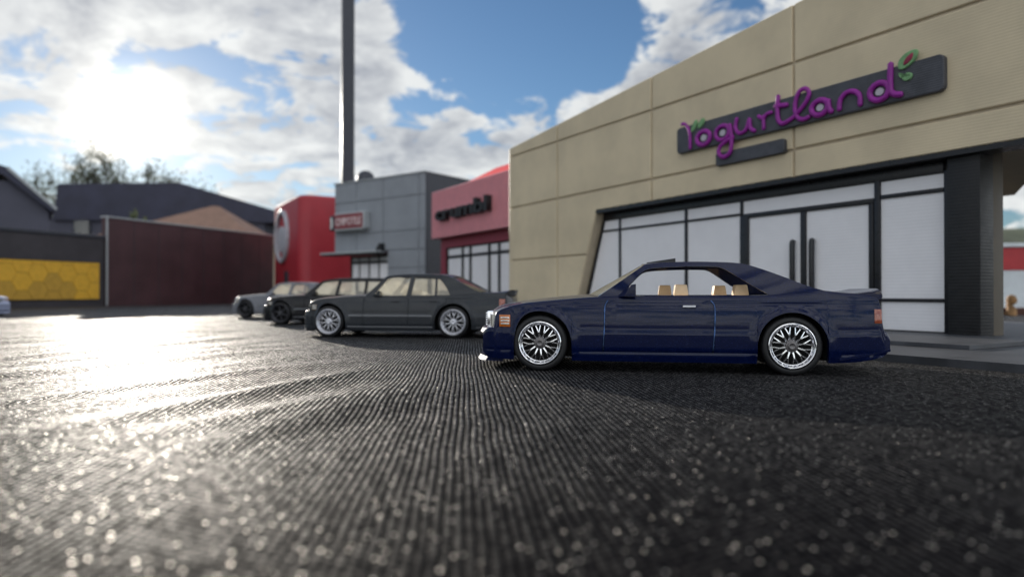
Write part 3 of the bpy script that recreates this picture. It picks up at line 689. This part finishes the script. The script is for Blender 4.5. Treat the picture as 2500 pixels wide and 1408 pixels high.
# ------------------------------------------------------------------ toy cars
def interp(kn):
    def fn(x):
        if x <= kn[0][0]: return kn[0][1]
        for i in range(len(kn)-1):
            a, b = kn[i], kn[i+1]
            if x <= b[0]:
                t = (x-a[0])/(b[0]-a[0])
                m0 = (kn[i+1][1]-kn[i-1][1])/(kn[i+1][0]-kn[i-1][0]) if i > 0 else (b[1]-a[1])/(b[0]-a[0])
                m1 = (kn[i+2][1]-a[1])/(kn[i+2][0]-a[0]) if i+2 < len(kn) else (b[1]-a[1])/(b[0]-a[0])
                s = (b[1]-a[1])/(b[0]-a[0]); 
                if s == 0: m0 = m1 = 0
                else:
                    m0 = max(0, min(m0/s, 2.5))*s; m1 = max(0, min(m1/s, 2.5))*s
                h = b[0]-a[0]; t2, t3 = t*t, t**3
                return a[1]*(2*t3-3*t2+1)+h*m0*(t3-2*t2+t)+b[1]*(3*t2-2*t3)+h*m1*(t3-t2)
        return kn[-1][1]
    return fn

WHEELS = {}
def wheel_meshes(kind, tr, rr):
    key = (kind, tr, rr)
    if key in WHEELS: return WHEELS[key]
    def me(name, vf, mat, sm):
        o = mobj(name, vf, mat, smooth=sm); m = o.data; bpy.data.objects.remove(o); return m
    ty = me('wheel', lathe([(rr-.01, .03), (rr+.004, .004), (rr+.02, -.006), (tr-.018, .004), (tr-.004, .022), (tr, .05), (tr, .19), (tr-.012, .215), (rr, .225), (rr-.02, .20)], 56), M_RUBBER, 50)
    mat = {'blue': M_CHROME, 'silver': M_SILVER, 'dark': M_GUN}[kind]
    rim = me('rim', lathe([(rr-.004, .012), (rr, -.010), (rr-.010, -.016), (rr-.022, -.008), (rr-.030, .012), (rr-.036, .024), (rr-.044, .028), (rr-.050, .05), (rr-.056, .16)], 56), mat, 40)
    disc = me('wheel_dish', lathe([(rr-.05, .16), (.10, .13), (0, .13)], 32), M_UNDER, 40)
    hubm = {'blue': pmat('dark_hub', (.16, .15, .15), .35, metal=.6), 'silver': M_SILVER, 'dark': M_GUN}[kind]
    hub = me('hub_cap', lathe([(.072, .09), (.072, .03), (.062, .016), (.048, .014), (.044, .004), (.032, -.002), (.018, .004), (0, .006)], 28), hubm, 40)
    ns = {'blue': 12, 'silver': 10, 'dark': 6}[kind]
    R0, R1 = .062, rr-.044
    def rib(p, q, w0, w1, y0, y1):
        p, q = Vector(p), Vector(q); t = (q-p).normalized(); n = Vector((-t.y, t.x))
        V = []
        for c, w_, y in ((p, w0, y0), (q, w1, y1)):
            a = c+n*w_; b = c-n*w_; a2 = c+n*w_*.45; b2 = c-n*w_*.45
            V += [(a.x, y+.03, a.y), (a2.x, y, a2.y), (b2.x, y, b2.y), (b.x, y+.03, b.y)]
        return V, [(0, 1, 5, 4), (1, 2, 6, 5), (2, 3, 7, 6), (0, 3, 2, 1), (4, 5, 6, 7), (0, 4, 7, 3)]
    if kind == 'dark':
        sp = rib((R0*.8, 0), (R1, 0), .030, .020, .03, .035)
    else:
        fk = .5*(R0+R1)+.005; an = R(180/ns*.52); w_ = .0165 if kind == 'blue' else .016
        e1 = (R1*math.cos(an), R1*math.sin(an)); e2 = (R1*math.cos(an), -R1*math.sin(an))
        sp = join(rib((R0, 0), (fk, 0), w_*1.1, w_*.9, .028, .022), rib((fk-.012, .002), e1, w_*.75, w_*.6, .022, .03), rib((fk-.012, -.002), e2, w_*.75, w_*.6, .022, .03))
    sp = me('spoke', sp, mat, 30)
    WHEELS[key] = (ty, rim, disc, hub, sp, ns)
    return WHEELS[key]

def make_car(label, loc, rz, S, paintm, wheel_kind, group, name='toy_car'):
    car = thing(name, loc, rz, label, 'toy car', group)
    L, xf, xr = S['L'], S['xf'], S['xr']; tr, rr = S['tyre'], S['rim']; arf, arr = S['arch']
    ztop, zbase, hw, crown = interp(S['top']), interp(S['bot']), interp(S['hw']), interp(S['crown'])
    zw = tr
    def zbot(x):
        z = zbase(x)
        for xw, ar in ((xf, arf), (xr, arr)):
            d = abs(x-xw)
            if d < ar: z = max(z, zw+math.sqrt(ar*ar-d*d))
        return z
    def ys(x, z):
        h = hw(x); y = h
        if z < .26: y -= (.26-z)*.22
        if z > .5: y -= ((z-.5)/.4)**2*.045
        y += .010*smooth01(.475, .455, z)-.010*smooth01(.26, .22, z)+.016*smooth01(.235, .215, z)
        y -= .006*math.exp(-((z-.775)/.018)**2)                      # waist crease
        for xw, ar in ((xf, arf), (xr, arr)):
            r = math.hypot(x-xw, z-zw)-ar
            if z > zw*.6: y += .030*math.exp(-(max(0, r)/.045)**2)
        return y
    def warp(x, y):
        k = (abs(y)/.9)**2
        return x+S['bow']*k*(1-smooth01(0, .75, x))-S['bow']*.25*k*smooth01(L-.5, L, x)
    xs = set()
    for a, b, s in ((0, .30, .02), (.30, L-.35, .045), (L-.35, L, .02)):
        for q in span(a, b, s): xs.add(round(q, 4))
    xs.add(L)
    for xw, ar in ((xf, arf), (xr, arr)):
        xs = {q for q in xs if abs(abs(q-xw)-ar) > .012}
        for i in range(0, 19): xs.add(round(xw-ar*math.cos(math.pi*i/18)*.9995, 4))
        xs.add(round(xw-ar-.002, 4)); xs.add(round(xw+ar+.002, 4))
    xs = sorted(xs)
    NR, NS = 26, 5; tops = [1, .93, .84, .72, .55, .36, .18, 0]; rs_ = .045
    def section(x):
        zb, zs = zbot(x), ztop(x); rsx = min(rs_, (zs-zb)*.45, hw(x)*.3); ze = zs-rsx; pts = [(max(0, ys(x, zb)-.07), zb+.004), (ys(x, zb), zb)]
        for i in range(1, NR+1): z = zb+(ze-zb)*i/NR; pts.append((ys(x, z), z))
        ye = pts[-1][0]
        for i in range(1, NS+1): a = math.pi/2*i/NS; pts.append((ye-rsx*(1-math.cos(a)), ze+rsx*math.sin(a)))
        yi = ye-rsx; c = crown(x)
        for q in tops[1:]: pts.append((yi*q, zs+c*(1-q**2)))
        return pts
    secs = [section(x) for x in xs]; m = len(secs[0]); W = 2*m-1
    V = []
    for x, s in zip(xs, secs):
        V += [(warp(x, y), -y, z) for y, z in s]+[(warp(x, y), y, z) for y, z in reversed(s[:-1])]
    body, hood, trunk = [], [], []
    itop = 2+NR+NS                                                    # first index past the shoulder
    c0, c1 = S['cabin']; h0, h1 = S['hood']; t0, t1 = S['trunk']
    for i in range(len(xs)-1):
        xm = (xs[i]+xs[i+1])/2
        for j in range(W-1):
            jj = min(j, W-2-j); q = (i*W+j, i*W+j+1, (i+1)*W+j+1, (i+1)*W+j)
            if jj >= itop and c0 < xm < c1: continue
            if jj >= itop-1 and h0 < xm < h1: hood.append(q)
            elif jj >= itop and t0 < xm < t1: trunk.append(q)
            else: body.append(q)
    body.append(tuple(range(W))); body.append(tuple(reversed(range((len(xs)-1)*W, len(xs)*W))))
    def emit(nm, F, mat):
        used = sorted({i for q in F for i in q}); mp = {k: n for n, k in enumerate(used)}
        return mobj(nm, ([V[k] for k in used], [tuple(mp[i] for i in q) for q in F]), mat, car, smooth=32)
    emit('body', body, paintm); emit('hood', hood, paintm)
    if trunk: emit('trunk_lid', trunk, paintm)
    # chassis that closes the wheel wells
    mobj('chassis', join(box(.22, L-.42, -.55, .55, .14, .60), box(xf+arf+.05, xr-arr-.05, -hw(2)*.93, hw(2)*.93, .14, .5)), M_UNDER, car)
    for xw, ar in ((xf, arf), (xr, arr)):
        for sgn in (-1, 1):
            V3 = []; n3 = 20
            for i in range(n3+1):
                a_ = math.pi*(-.12+1.24*i/n3); V3 += [(xw+(ar+.012)*math.cos(a_), sgn*(hw(xw)-.05), zw+(ar+.012)*math.sin(a_)), (xw+(ar+.012)*math.cos(a_), sgn*.5, zw+(ar+.012)*math.sin(a_))]
            mobj('wheel_well', (V3, [(2*i, 2*i+1, 2*i+3, 2*i+2) for i in range(n3)]+[tuple(2*i+1 for i in range(n3+1))]), M_UNDER, car)
    # side patch helper (doors, lamps)
    def patch(x0f, x1f, z0, z1, off, th, sgn, nxp=14, nzp=16):
        V, F = [], []
        for k in range(nzp+1):
            z = z0+(z1-z0)*k/nzp; a, b = x0f(z), x1f(z)
            for i in range(nxp+1):
                x = a+(b-a)*i/nxp; y = ys(x, z)+off
                e_ = .004 if i in (0, nxp) or k in (0, nzp) else 0
                V.append((warp(x, y), sgn*(y-e_), z))
        n0 = len(V)
        F += [(k*(nxp+1)+i, k*(nxp+1)+i+1, (k+1)*(nxp+1)+i+1, (k+1)*(nxp+1)+i) for k in range(nzp) for i in range(nxp)]
        border = [i for i in range(nxp+1)]+[k*(nxp+1)+nxp for k in range(1, nzp+1)]+[nzp*(nxp+1)+i for i in range(nxp-1, -1, -1)]+[k*(nxp+1) for k in range(nzp-1, 0, -1)]
        V += [(V[i][0], V[i][1]-sgn*th, V[i][2]) for i in border]
        nb = len(border); F += [(border[i], border[(i+1) % nb], n0+(i+1) % nb, n0+i) for i in range(nb)]
        return V, F
    for sgn in (-1, 1):
        for k, (a, b) in enumerate(S['doors']):
            first, last = k == 0, k == len(S['doors'])-1
            fx = (lambda z, a=a: a+.020*math.sin((z-.2)*3.2)+(.05*smooth01(.74, .85, z))) if first else (lambda z, a=a: a)
            bx_ = (lambda z, b=b: b+.028*math.sin((z-.2)*3.4)-.07*smooth01(.72, .86, z)**2) if last else (lambda z, b=b: b)
            bx0 = bx_
            def bx_(z, bx0=bx0):
                dzw = abs(z-zw); lim = xr-math.sqrt(max(0, (arr+.035)**2-dzw*dzw)) if dzw < arr+.035 else 99
                if z < zw: lim = xr-arr-.035
                return min(bx0(z), lim)
            zt = ztop((a+b)/2)-.055
            d = mobj('door', patch(fx, bx_, .245, zt, .0075, .014, sgn, 16, 22), paintm, car, smooth=50)
            for ff in ((fx, bx_) if last else (fx,)):
                sp_ = []
                for q in range(15):
                    z_ = .245+(zt-.245)*q/14; x_ = ff(z_); y_ = ys(x_, z_)+.007; sp_.append((warp(x_, y_), sgn*y_, z_))
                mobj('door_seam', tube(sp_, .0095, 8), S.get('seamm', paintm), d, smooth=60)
            hx = b-.32; hz = zt-.075
            dh = mobj('door_handle', join(box(hx, hx+.14, -.5, .5, hz, hz+.022, .008)), S.get('handlem', paintm), d, smooth=40)
            hm = dh.data
            for vv in hm.vertices:
                vv.co.y = sgn*(ys(hx, hz)+.006+(.022 if vv.co.y*sgn > 0 else 0))
        if 'trim' in S:
            mobj('side_trim', patch(lambda z: xf+arf+.06, lambda z: xr-arr-.06, .425, .462, .013, .016, sgn, 24, 2), S['trim'], car, smooth=40)
            mobj('sill_trim', patch(lambda z: xf+arf+.04, lambda z: xr-arr-.04, .205, .232, .016, .016, sgn, 24, 2), S['trim'], car, smooth=40)
        ln = S['lamps']
        fr = mobj('turn_signal', patch(lambda z: ln[1], lambda z: ln[2], ln[3], ln[4], .010, .03, sgn, 6, 6), S.get('sigm', M_AMBER), car, smooth=40)
        for zz in (.25, .5, .75):
            z_ = ln[3]+(ln[4]-ln[3])*zz
            mobj('lens_rib', patch(lambda z: ln[1]+.02, lambda z: ln[2]-.02, z_-.008, z_+.008, .018, .012, sgn, 3, 2), M_LAMP, fr)
        tl = S['tail']
        mobj('tail_light', patch(lambda z: tl[0], lambda z: tl[1], tl[2], tl[3], .010, .03, sgn, 6, 6), M_TAIL, car, smooth=40)
        # head lamp on the front face
        yv = [.36+(hw(ln[0])-.06-.36)*i/6 for i in range(7)]
        V2 = []
        for z in (ln[3], ln[4]): V2 += [(warp(ln[0], y)-.03+.0*i, sgn*y, z) for i, y in enumerate(yv)]
        V2 += [(a+.1, b, c) for a, b, c in V2]
        F2 = [(i, i+1, i+8, i+7) for i in range(6)]+[(i, i+14, i+15, i+1) for i in range(6)]+[(7+i, 8+i, 22+i, 21+i) for i in range(6)]+[(0, 7, 21, 14), (6, 20, 27, 13)]
        mobj('headlight', (V2, F2), M_LAMP, car, smooth=30)
        # mirror
        mx, mz = S['mirror']; yb_ = ys(mx, .8)-.06
        mv = [(mx, yb_-.02, mz), (mx+.20, yb_-.02, mz), (mx+.20, yb_-.02, mz+.09), (mx+.10, yb_-.02, mz+.07), (mx+.10, yb_+.13, mz+.015), (mx+.215, yb_+.15, mz+.01), (mx+.215, yb_+.15, mz+.115), (mx+.17, yb_+.13, mz+.11)]
        k_ = S.get('mscale', 1.0); mv = [(mx+(a-mx)*(1+(k_-1)*.4), b, mz+(c-mz)*k_) for a, b, c in mv]
        mobj('wing_mirror', ([(a, sgn*b, c) for a, b, c in mv], [(0, 1, 5, 4), (1, 2, 6, 5), (2, 3, 7, 6), (3, 0, 4, 7), (4, 5, 6, 7), (0, 3, 2, 1)]), paintm, car, smooth=35)
    # grille
    gx0 = S['lamps'][0]-.05; gz0, gz1 = S['lamps'][3]-.03, S['lamps'][4]+.03
    gr = mobj('grille', box(gx0, gx0+.12, -.27, .27, gz0, gz1, .015), M_CHROME, car, smooth=40)
    for i in range(6):
        z = gz0+.03+(gz1-gz0-.06)*i/5
        mobj('slat', box(gx0-.022, gx0+.02, -.25, .25, z-.009, z+.009, .005), M_CHROME, gr, smooth=40)
    # front lip and rear skirt
    z0 = zbase(.1)
    lip = []; fl = []
    for i in range(21):
        y = (-.5+i/20)*2*(hw(.06)-.015); x = warp(.02, y)+.05*abs(-1+i/10)**6
        lip += [(x-.05, y, z0-.035), (x+.16, y, z0-.045), (x+.16, y, z0+.012), (x-.02, y, z0+.012)]
    for i in range(20):
        a = i*4; b = a+4
        for k in range(4): fl.append((a+k, a+(k+1) % 4, b+(k+1) % 4, b+k))
    fl += [(0, 1, 2, 3), (83, 82, 81, 80)]
    mobj('front_lip', (lip, fl), paintm, car, smooth=35)
    # greenhouse
    bz, rzf = S['belt'], S['roofz']; bw, rw = S['gw']
    gyf = lambda z: bw-(bw-rw)*max(0, (z-bz))/(rzf-bz)-.018*math.sin(math.pi*max(0, min(1, (z-bz)/(rzf-bz))))*-1
    sm = lambda L: [(p.x, p.y) for p in catmull([Vector(q) for q in L], 3)]
    outer, inner = sm(S['outer']), sm(S['inner']); na, nb = S['roof_span']; na, nb = na*3, (nb-1)*3+1
    Vg, Fg = [], []
    for sgn in (-1, 1):
        k = len(Vg); n = len(outer)
        for (x, z), (xi, zi) in zip(outer, inner):
            Vg.append((x, sgn*gyf(z), z)); Vg.append((xi, sgn*gyf(zi), zi)); Vg.append((xi, sgn*(gyf(zi)-.03), zi)); Vg.append((x, sgn*(gyf(z)-.035), z-.012))
        for i in range(n-1):
            a, b = k+i*4, k+i*4+4
            Fg += [(a, b, b+1, a+1), (a+1, b+1, b+2, a+2), (a+2, b+2, b+3, a+3), (a+3, b+3, b, a)]
        Fg += [(k, k+1, k+2, k+3), (k+4*(n-1), k+4*(n-1)+3, k+4*(n-1)+2, k+4*(n-1)+1)]
    # roof skin with crown, inner skin below it
    rc = [math.sin(math.pi/2*(-1+2*i/12)) for i in range(13)]
    k = len(Vg)
    for lvl in (0, -.03):
        for x, z in outer[na:nb]:
            for q in rc: Vg.append((x-.05*(1-q*q)*(1 if x < 2.6 else -.6), q*(gyf(z)-(0.002 if lvl else 0)), z+S['rcrown']*(1-q*q)+lvl*(1 if lvl else 1)))
    nr = nb-na
    for l in range(2):
        for i in range(nr-1):
            for j in range(12):
                a = k+l*nr*13+i*13+j; Fg.append((a, a+1, a+14, a+13))
    for j in range(12):
        for i in (0, nr-1):
            a = k+i*13+j; Fg.append((a, a+1, a+nr*13+1, a+nr*13))
    mobj('roof', (Vg, Fg), paintm, car, smooth=38)
    def sheet(b0, b1, t0, t1, bowb, bowt, nm, mat, th=.012):
        """glass between a lower and an upper edge: (x, halfwidth, z)"""
        V = []; F = []; n = 12
        for (x, hwid, z), bw_ in ((b0, bowb), (t0, bowt)):
            for i in range(n+1): q = -1+2*i/n; V.append((x-bw_*(1-q*q), hwid*q, z+(S['rcrown']*.8*(1-q*q) if bw_ == bowt else .012*(1-q*q))))
        F = [(i, i+1, n+2+i, n+1+i) for i in range(n)]
        return mobj(nm, (V, F), mat, car, smooth=60)
    sheet(S['ws'][0], None, S['ws'][1], None, .20, .075, 'windshield', S.get('wsmat', M_GLASS)); sheet(S['rw'][0], None, S['rw'][1], None, -.06, -.04, 'rear_window', S.get('rwmat', M_GLASSD))
    for sgn in (-1, 1):
        for wp in S.get('panes', []):
            mobj('side_window', ([(x, sgn*(gyf(z)-.022), z) for x, z in wp], [tuple(range(len(wp)))]), S.get('pmat', M_GLASS), car)
        for x0, x1, z0_, z1_, sl in S.get('pillars', []):
            pv = [(x0, z0_), (x1, z0_), (x1+sl, z1_), (x0+sl, z1_)]
            mobj('door_pillar', join(([(x, sgn*(gyf(z)+.002), z) for x, z in pv]+[(x, sgn*(gyf(z)-.035), z) for x, z in pv], [(0, 1, 2, 3), (4, 5, 6, 7), (0, 1, 5, 4), (2, 3, 7, 6), (0, 3, 7, 4), (1, 2, 6, 5)])), S.get('pillm', paintm), car)
    # interior
    mobj('interior_tub', join(box(c0+.02, c1-.02, -bw+.05, bw-.05, .705, bz-.10), box(c0+.02, c0+.35, -bw+.04, bw-.04, .63, bz-.005, .03)), S.get('intm', M_CREAM), car)
    sm = S.get('seatm', M_BEIGE)
    for x0s, hh in S['seats']:
        for y in (-.36, .36):
            x = x0s-(S.get('stagger', .02) if y > 0 else 0)
            s_ = mobj('seat', ([(x-.03, y-.24, .60), (x+.14, y-.24, .60), (x+.14, y+.24, .60), (x-.03, y+.24, .60), (x+.06, y-.22, bz+.012), (x+.17, y-.22, bz+.012), (x+.17, y+.22, bz+.012), (x+.06, y+.22, bz+.012)],
                        [(0, 1, 2, 3), (4, 5, 6, 7), (0, 1, 5, 4), (1, 2, 6, 5), (2, 3, 7, 6), (3, 0, 4, 7)]), sm, car)
            hv, hf = box(-1, 1, -1, 1, 0, 1, .18)
            hv = [(x+.115+a*(.085-.018*c)+.0, y+b*(.125-.02*c), bz+.008+c*hh) for a, b, c in hv]
            mobj('headrest', (hv, hf), sm, s_, smooth=35)
    # wheels
    ty, rim, disc, hub, sp, ns = wheel_meshes(wheel_kind, tr, rr)
    wy = hw(2)-.005
    for xw in (xf, xr):
        for sgn in (-1, 1):
            o = bpy.data.objects.new('wheel', ty); col.objects.link(o); o.parent = car
            o.location = (xw, sgn*wy, tr); o.rotation_euler = (0, 0, 0 if sgn < 0 else math.pi)
            ang = random.uniform(0, 360)
            for nm, me in (('rim', rim), ('wheel_dish', disc), ('hub_cap', hub)): c = bpy.data.objects.new(nm, me); col.objects.link(c); c.parent = o
            if sgn < 0 or wheel_kind != 'dark':
                for k in range(ns):
                    c = bpy.data.objects.new('spoke', sp); col.objects.link(c); c.parent = o; c.rotation_euler = (0, R(ang+360/ns*k), 0)
    return car

GROUP = None
BLUE = dict(L=4.68, xf=.85, xr=3.62, tyre=.322, rim=.250, arch=(.370, .366), bow=.24,
    top=[(0, .43), (.03, .48), (.09, .495), (.13, .50), (.145, .63), (.17, .675), (.30, .725), (.6, .775), (1.1, .825), (1.5, .855), (1.9, .868), (3.3, .875), (3.7, .90), (3.95, .925), (4.15, .905), (4.45, .885), (4.53, .87), (4.57, .80), (4.60, .56), (4.61, .50), (4.65, .48), (4.68, .43)],
    bot=[(0, .20), (.05, .14), (.3, .125), (1.2, .125), (3.3, .125), (3.95, .14), (4.3, .16), (4.60, .22), (4.68, .29)],
    hw=[(0, .66), (.05, .74), (.12, .78), (.2, .80), (.4, .845), (.8, .88), (2.3, .89), (3.7, .888), (4.2, .88), (4.5, .86), (4.6, .845), (4.68, .80)],
    crown=[(0, .0), (.14, .02), (.3, .035), (1.3, .04), (1.6, .03), (3.9, .02), (4.3, .012), (4.68, 0)],
    cabin=(1.62, 3.70), hood=(.155, 1.50), trunk=(3.95, 4.46), doors=[(1.575, 2.78)], lamps=(.15, .20, .40, .505, .645), tail=(4.50, 4.585, .575, .725),
    mirror=(1.70, .845), mscale=1.35, belt=.862, roofz=1.255, gw=(.815, .615), rcrown=.022,
    outer=[(1.50, .845), (1.78, 1.04), (2.00, 1.195), (2.07, 1.235), (2.30, 1.254), (2.60, 1.260), (2.90, 1.252), (3.10, 1.238), (3.26, 1.200), (3.54, 1.092), (3.80, .980), (4.04, .905)],
    inner=[(1.76, .862), (1.87, .99), (1.99, 1.115), (2.09, 1.178), (2.30, 1.198), (2.60, 1.206), (2.80, 1.203), (2.88, 1.195), (2.97, 1.152), (3.19, 1.005), (3.36, .90), (3.42, .866)],
    roof_span=(3, 9), ws=((1.56, .765, .862), (2.08, .615, 1.222)), rw=((3.86, .70, .925), (3.21, .60, 1.196)),
    seats=[(2.36, .13), (3.04, .125)], stagger=.15, rwmat=M_GLASS, wsmat=glassmat('pale_windscreen', (.88, .88, .82), .1, .22), handlem=M_SILVER, seamm=pmat('blue_seam_glint', (.045, .08, .18), .25, metal=.9, var=.4, vscale=12))  # seamm: glint on the door seams, put into a lighter colour
BLUE['pillars'] = []
th = math.atan2(.47, 2.73)
fwd = Vector((math.cos(-th), math.sin(-th))); lat = Vector((-fwd.y, fwd.x))
o2 = Vector((.32, 7.9))-fwd*BLUE['xf']+lat*.885
blue = make_car('deep blue toy coupe with chrome mesh wheels and open windows, nearest the camera', (o2.x, o2.y, 0), -th, BLUE, M_BLUE, 'blue', 'toy cars parked in a slanted row')
# tilted sunroof, boot spoiler, rear skirt blade
mobj('sunroof', ([(2.08, -.30, 1.268), (2.08, .30, 1.268), (2.42, -.30, 1.318), (2.42, .30, 1.318), (2.42, -.30, 1.265), (2.42, .30, 1.265), (2.08, -.30, 1.24), (2.08, .30, 1.24)], [(0, 1, 3, 2), (2, 3, 5, 4), (0, 2, 4, 6), (1, 3, 5, 7), (0, 1, 7, 6), (4, 5, 7, 6)]), M_FRAME, blue)
def spoiler(car, x0, x1, zb, zt, hwid, mat):
    V = []; F = []; n = 24
    for i in range(n+1):
        q = -1+2*i/n; k = (1-abs(q)**6); y = q*hwid; xo = -.10*q*q
        V += [(x0+xo-.10*abs(q)**4, y, zb-.01), (x1+xo-.06, y, zb+(zt-zb)*(.55*k+.2)), (x1+xo, y, zb+(zt-zb)*k), (x1+xo+.015, y, zb+(zt-zb)*k-.02), (x1+xo-.01, y, zb-.05)]
    for i in range(n):
        for k in range(4): F.append((i*5+k, i*5+k+1, i*5+k+6, i*5+k+5))
    F += [(0, 1, 2, 3, 4), tuple(n*5+k for k in (4, 3, 2, 1, 0))]
    return mobj('boot_spoiler', (V, F), mat, car, smooth=40)
spoiler(blue, 4.20, 4.64, .880, .952, .82, M_BLUE)
for s in (-1, 1): mobj('skirt_blade', ([(4.10, s*.90, .17), (4.62, s*.855, .275), (4.62, s*.855, .30), (4.10, s*.90, .195), (4.10, s*.78, .17), (4.60, s*.74, .275), (4.60, s*.74, .30), (4.10, s*.78, .195)], [(0, 1, 2, 3), (4, 5, 6, 7), (0, 1, 5, 4), (3, 2, 6, 7), (0, 3, 7, 4), (1, 2, 6, 5)]), M_BLUE, blue)

SEDAN = dict(L=4.52, xf=.72, xr=3.32, tyre=.320, rim=.256, arch=(.375, .375), bow=.20,
    top=[(0, .46), (.03, .52), (.10, .54), (.13, .56), (.145, .68), (.18, .72), (.35, .765), (.7, .80), (1.2, .835), (1.6, .845), (3.4, .86), (3.9, .90), (4.2, .905), (4.36, .895), (4.41, .82), (4.43, .56), (4.47, .53), (4.52, .46)],
    bot=[(0, .22), (.05, .16), (.3, .15), (3.2, .15), (3.9, .19), (4.52, .28)],
    hw=[(0, .64), (.05, .73), (.15, .78), (.4, .835), (.8, .87), (2.3, .875), (3.5, .87), (4.2, .83), (4.45, .80), (4.52, .75)],
    crown=[(0, 0), (.2, .03), (1.3, .045), (1.6, .03), (3.9, .02), (4.52, 0)],
    cabin=(1.50, 3.62), hood=(.16, 1.42), trunk=(3.92, 4.34), doors=[(1.44, 2.38), (2.40, 3.16)], lamps=(.16, .20, .36, .55, .67), tail=(4.26, 4.385, .60, .78),
    mirror=(1.62, .83), belt=.845, roofz=1.27, gw=(.80, .60), rcrown=.025,
    outer=[(1.48, .84), (1.66, 1.02), (1.82, 1.185), (1.90, 1.245), (2.2, 1.278), (2.6, 1.28), (2.95, 1.272), (3.12, 1.25), (3.24, 1.215), (3.52, 1.07), (3.72, .965), (3.92, .90)],
    inner=[(1.66, .848), (1.75, .98), (1.87, 1.14), (1.95, 1.20), (2.2, 1.215), (2.6, 1.218), (2.86, 1.20), (2.96, 1.185), (3.03, 1.15), (3.16, 1.0), (3.22, .90), (3.25, .85)],
    roof_span=(3, 9), ws=((1.52, .755, .85), (1.91, .60, 1.232)), rw=((3.78, .68, .915), (3.20, .59, 1.21)),
    panes=[[(1.66, .85), (2.36, .85), (2.40, 1.20), (2.2, 1.20), (1.99, 1.185), (1.9, 1.13)], [(2.42, .85), (3.25, .85), (3.16, 1.0), (3.03, 1.15), (2.86, 1.2), (2.48, 1.205)]],
    pillars=[(2.34, 2.43, .84, 1.23, .05), (2.93, 2.965, .84, 1.20, -.02)], seats=[(2.14, .12), (2.80, .10)], seatm=M_CREAM, intm=M_CREAM, pmat=M_HAZY, wsmat=M_HAZY, trim=pmat('grey_side_trim', (.10, .105, .115), .3, coat=.5), sigm=pmat('smoked_lens', (.10, .055, .03), .15, coat=1))
th2 = R(8.5)
def place(S, wx, wy, th):
    f_ = Vector((math.cos(-th), math.sin(-th))); l_ = Vector((-f_.y, f_.x))
    o = Vector((wx, wy))-f_*S['xf']+l_*.87
    return (o.x, o.y, 0), -th
l, r = place(SEDAN, -3.74, 13.9, th2)
sed = make_car('graphite grey toy saloon with silver mesh wheels behind the blue coupe', l, r, SEDAN, M_GRAPH, 'silver', 'toy cars parked in a slanted row')
spoiler(sed, 4.02, 4.46, .90, .965, .72, M_GRAPH)
WAGON = dict(SEDAN); WAGON.update(
    cabin=(1.50, 4.12), trunk=(9, 9.1), doors=[(1.44, 2.38), (2.40, 3.16)],
    outer=[(1.42, .84), (1.64, 1.03), (1.86, 1.21), (1.96, 1.262), (2.3, 1.305), (2.8, 1.32), (3.4, 1.315), (3.85, 1.295), (3.98, 1.25), (4.10, 1.12), (4.20, .99), (4.26, .90)],
    inner=[(1.66, .848), (1.76, .98), (1.90, 1.15), (2.0, 1.205), (2.3, 1.23), (2.8, 1.24), (3.4, 1.235), (3.70, 1.22), (3.78, 1.18), (3.86, 1.08), (3.92, .96), (3.95, .86)],
    roofz=1.31, ws=((1.47, .755, .85), (1.97, .60, 1.25)), rw=((4.22, .68, .93), (3.97, .59, 1.25)),
    panes=[[(1.66, .85), (2.36, .85), (2.40, 1.22), (2.2, 1.22), (2.0, 1.2), (1.9, 1.14)], [(2.42, .85), (3.2, .85), (3.2, 1.23), (2.48, 1.23)], [(3.26, .86), (3.95, .86), (3.86, 1.08), (3.78, 1.18), (3.7, 1.22), (3.26, 1.23)]],
    pillars=[(2.34, 2.43, .84, 1.25, .05), (3.19, 3.27, .84, 1.25, 0)], seatm=M_INT, intm=M_INT)
l, r = place(WAGON, -6.63, 19.5, th2)
wag = make_car('black toy estate car with dark wheels between the graphite and ash cars', l, r, WAGON, M_INK, 'dark', 'toy cars parked in a slanted row')
COUPE = dict(SEDAN); COUPE.update(seatm=M_INT, intm=M_INT)
l, r = place(COUPE, -9.63, 24.6, th2)
ash = make_car('ash grey toy saloon with dark wheels, farthest in the row', l, r, COUPE, M_ASH, 'dark', 'toy cars parked in a slanted row')
ICE = dict(SEDAN); ICE.update(seatm=M_INT, intm=M_INT)
ice = make_car('pale ice blue toy car cut off by the left picture edge', (-19.75, 26.3, 0), R(176), ICE, M_ICE, 'dark', 'toy cars on the open mat')
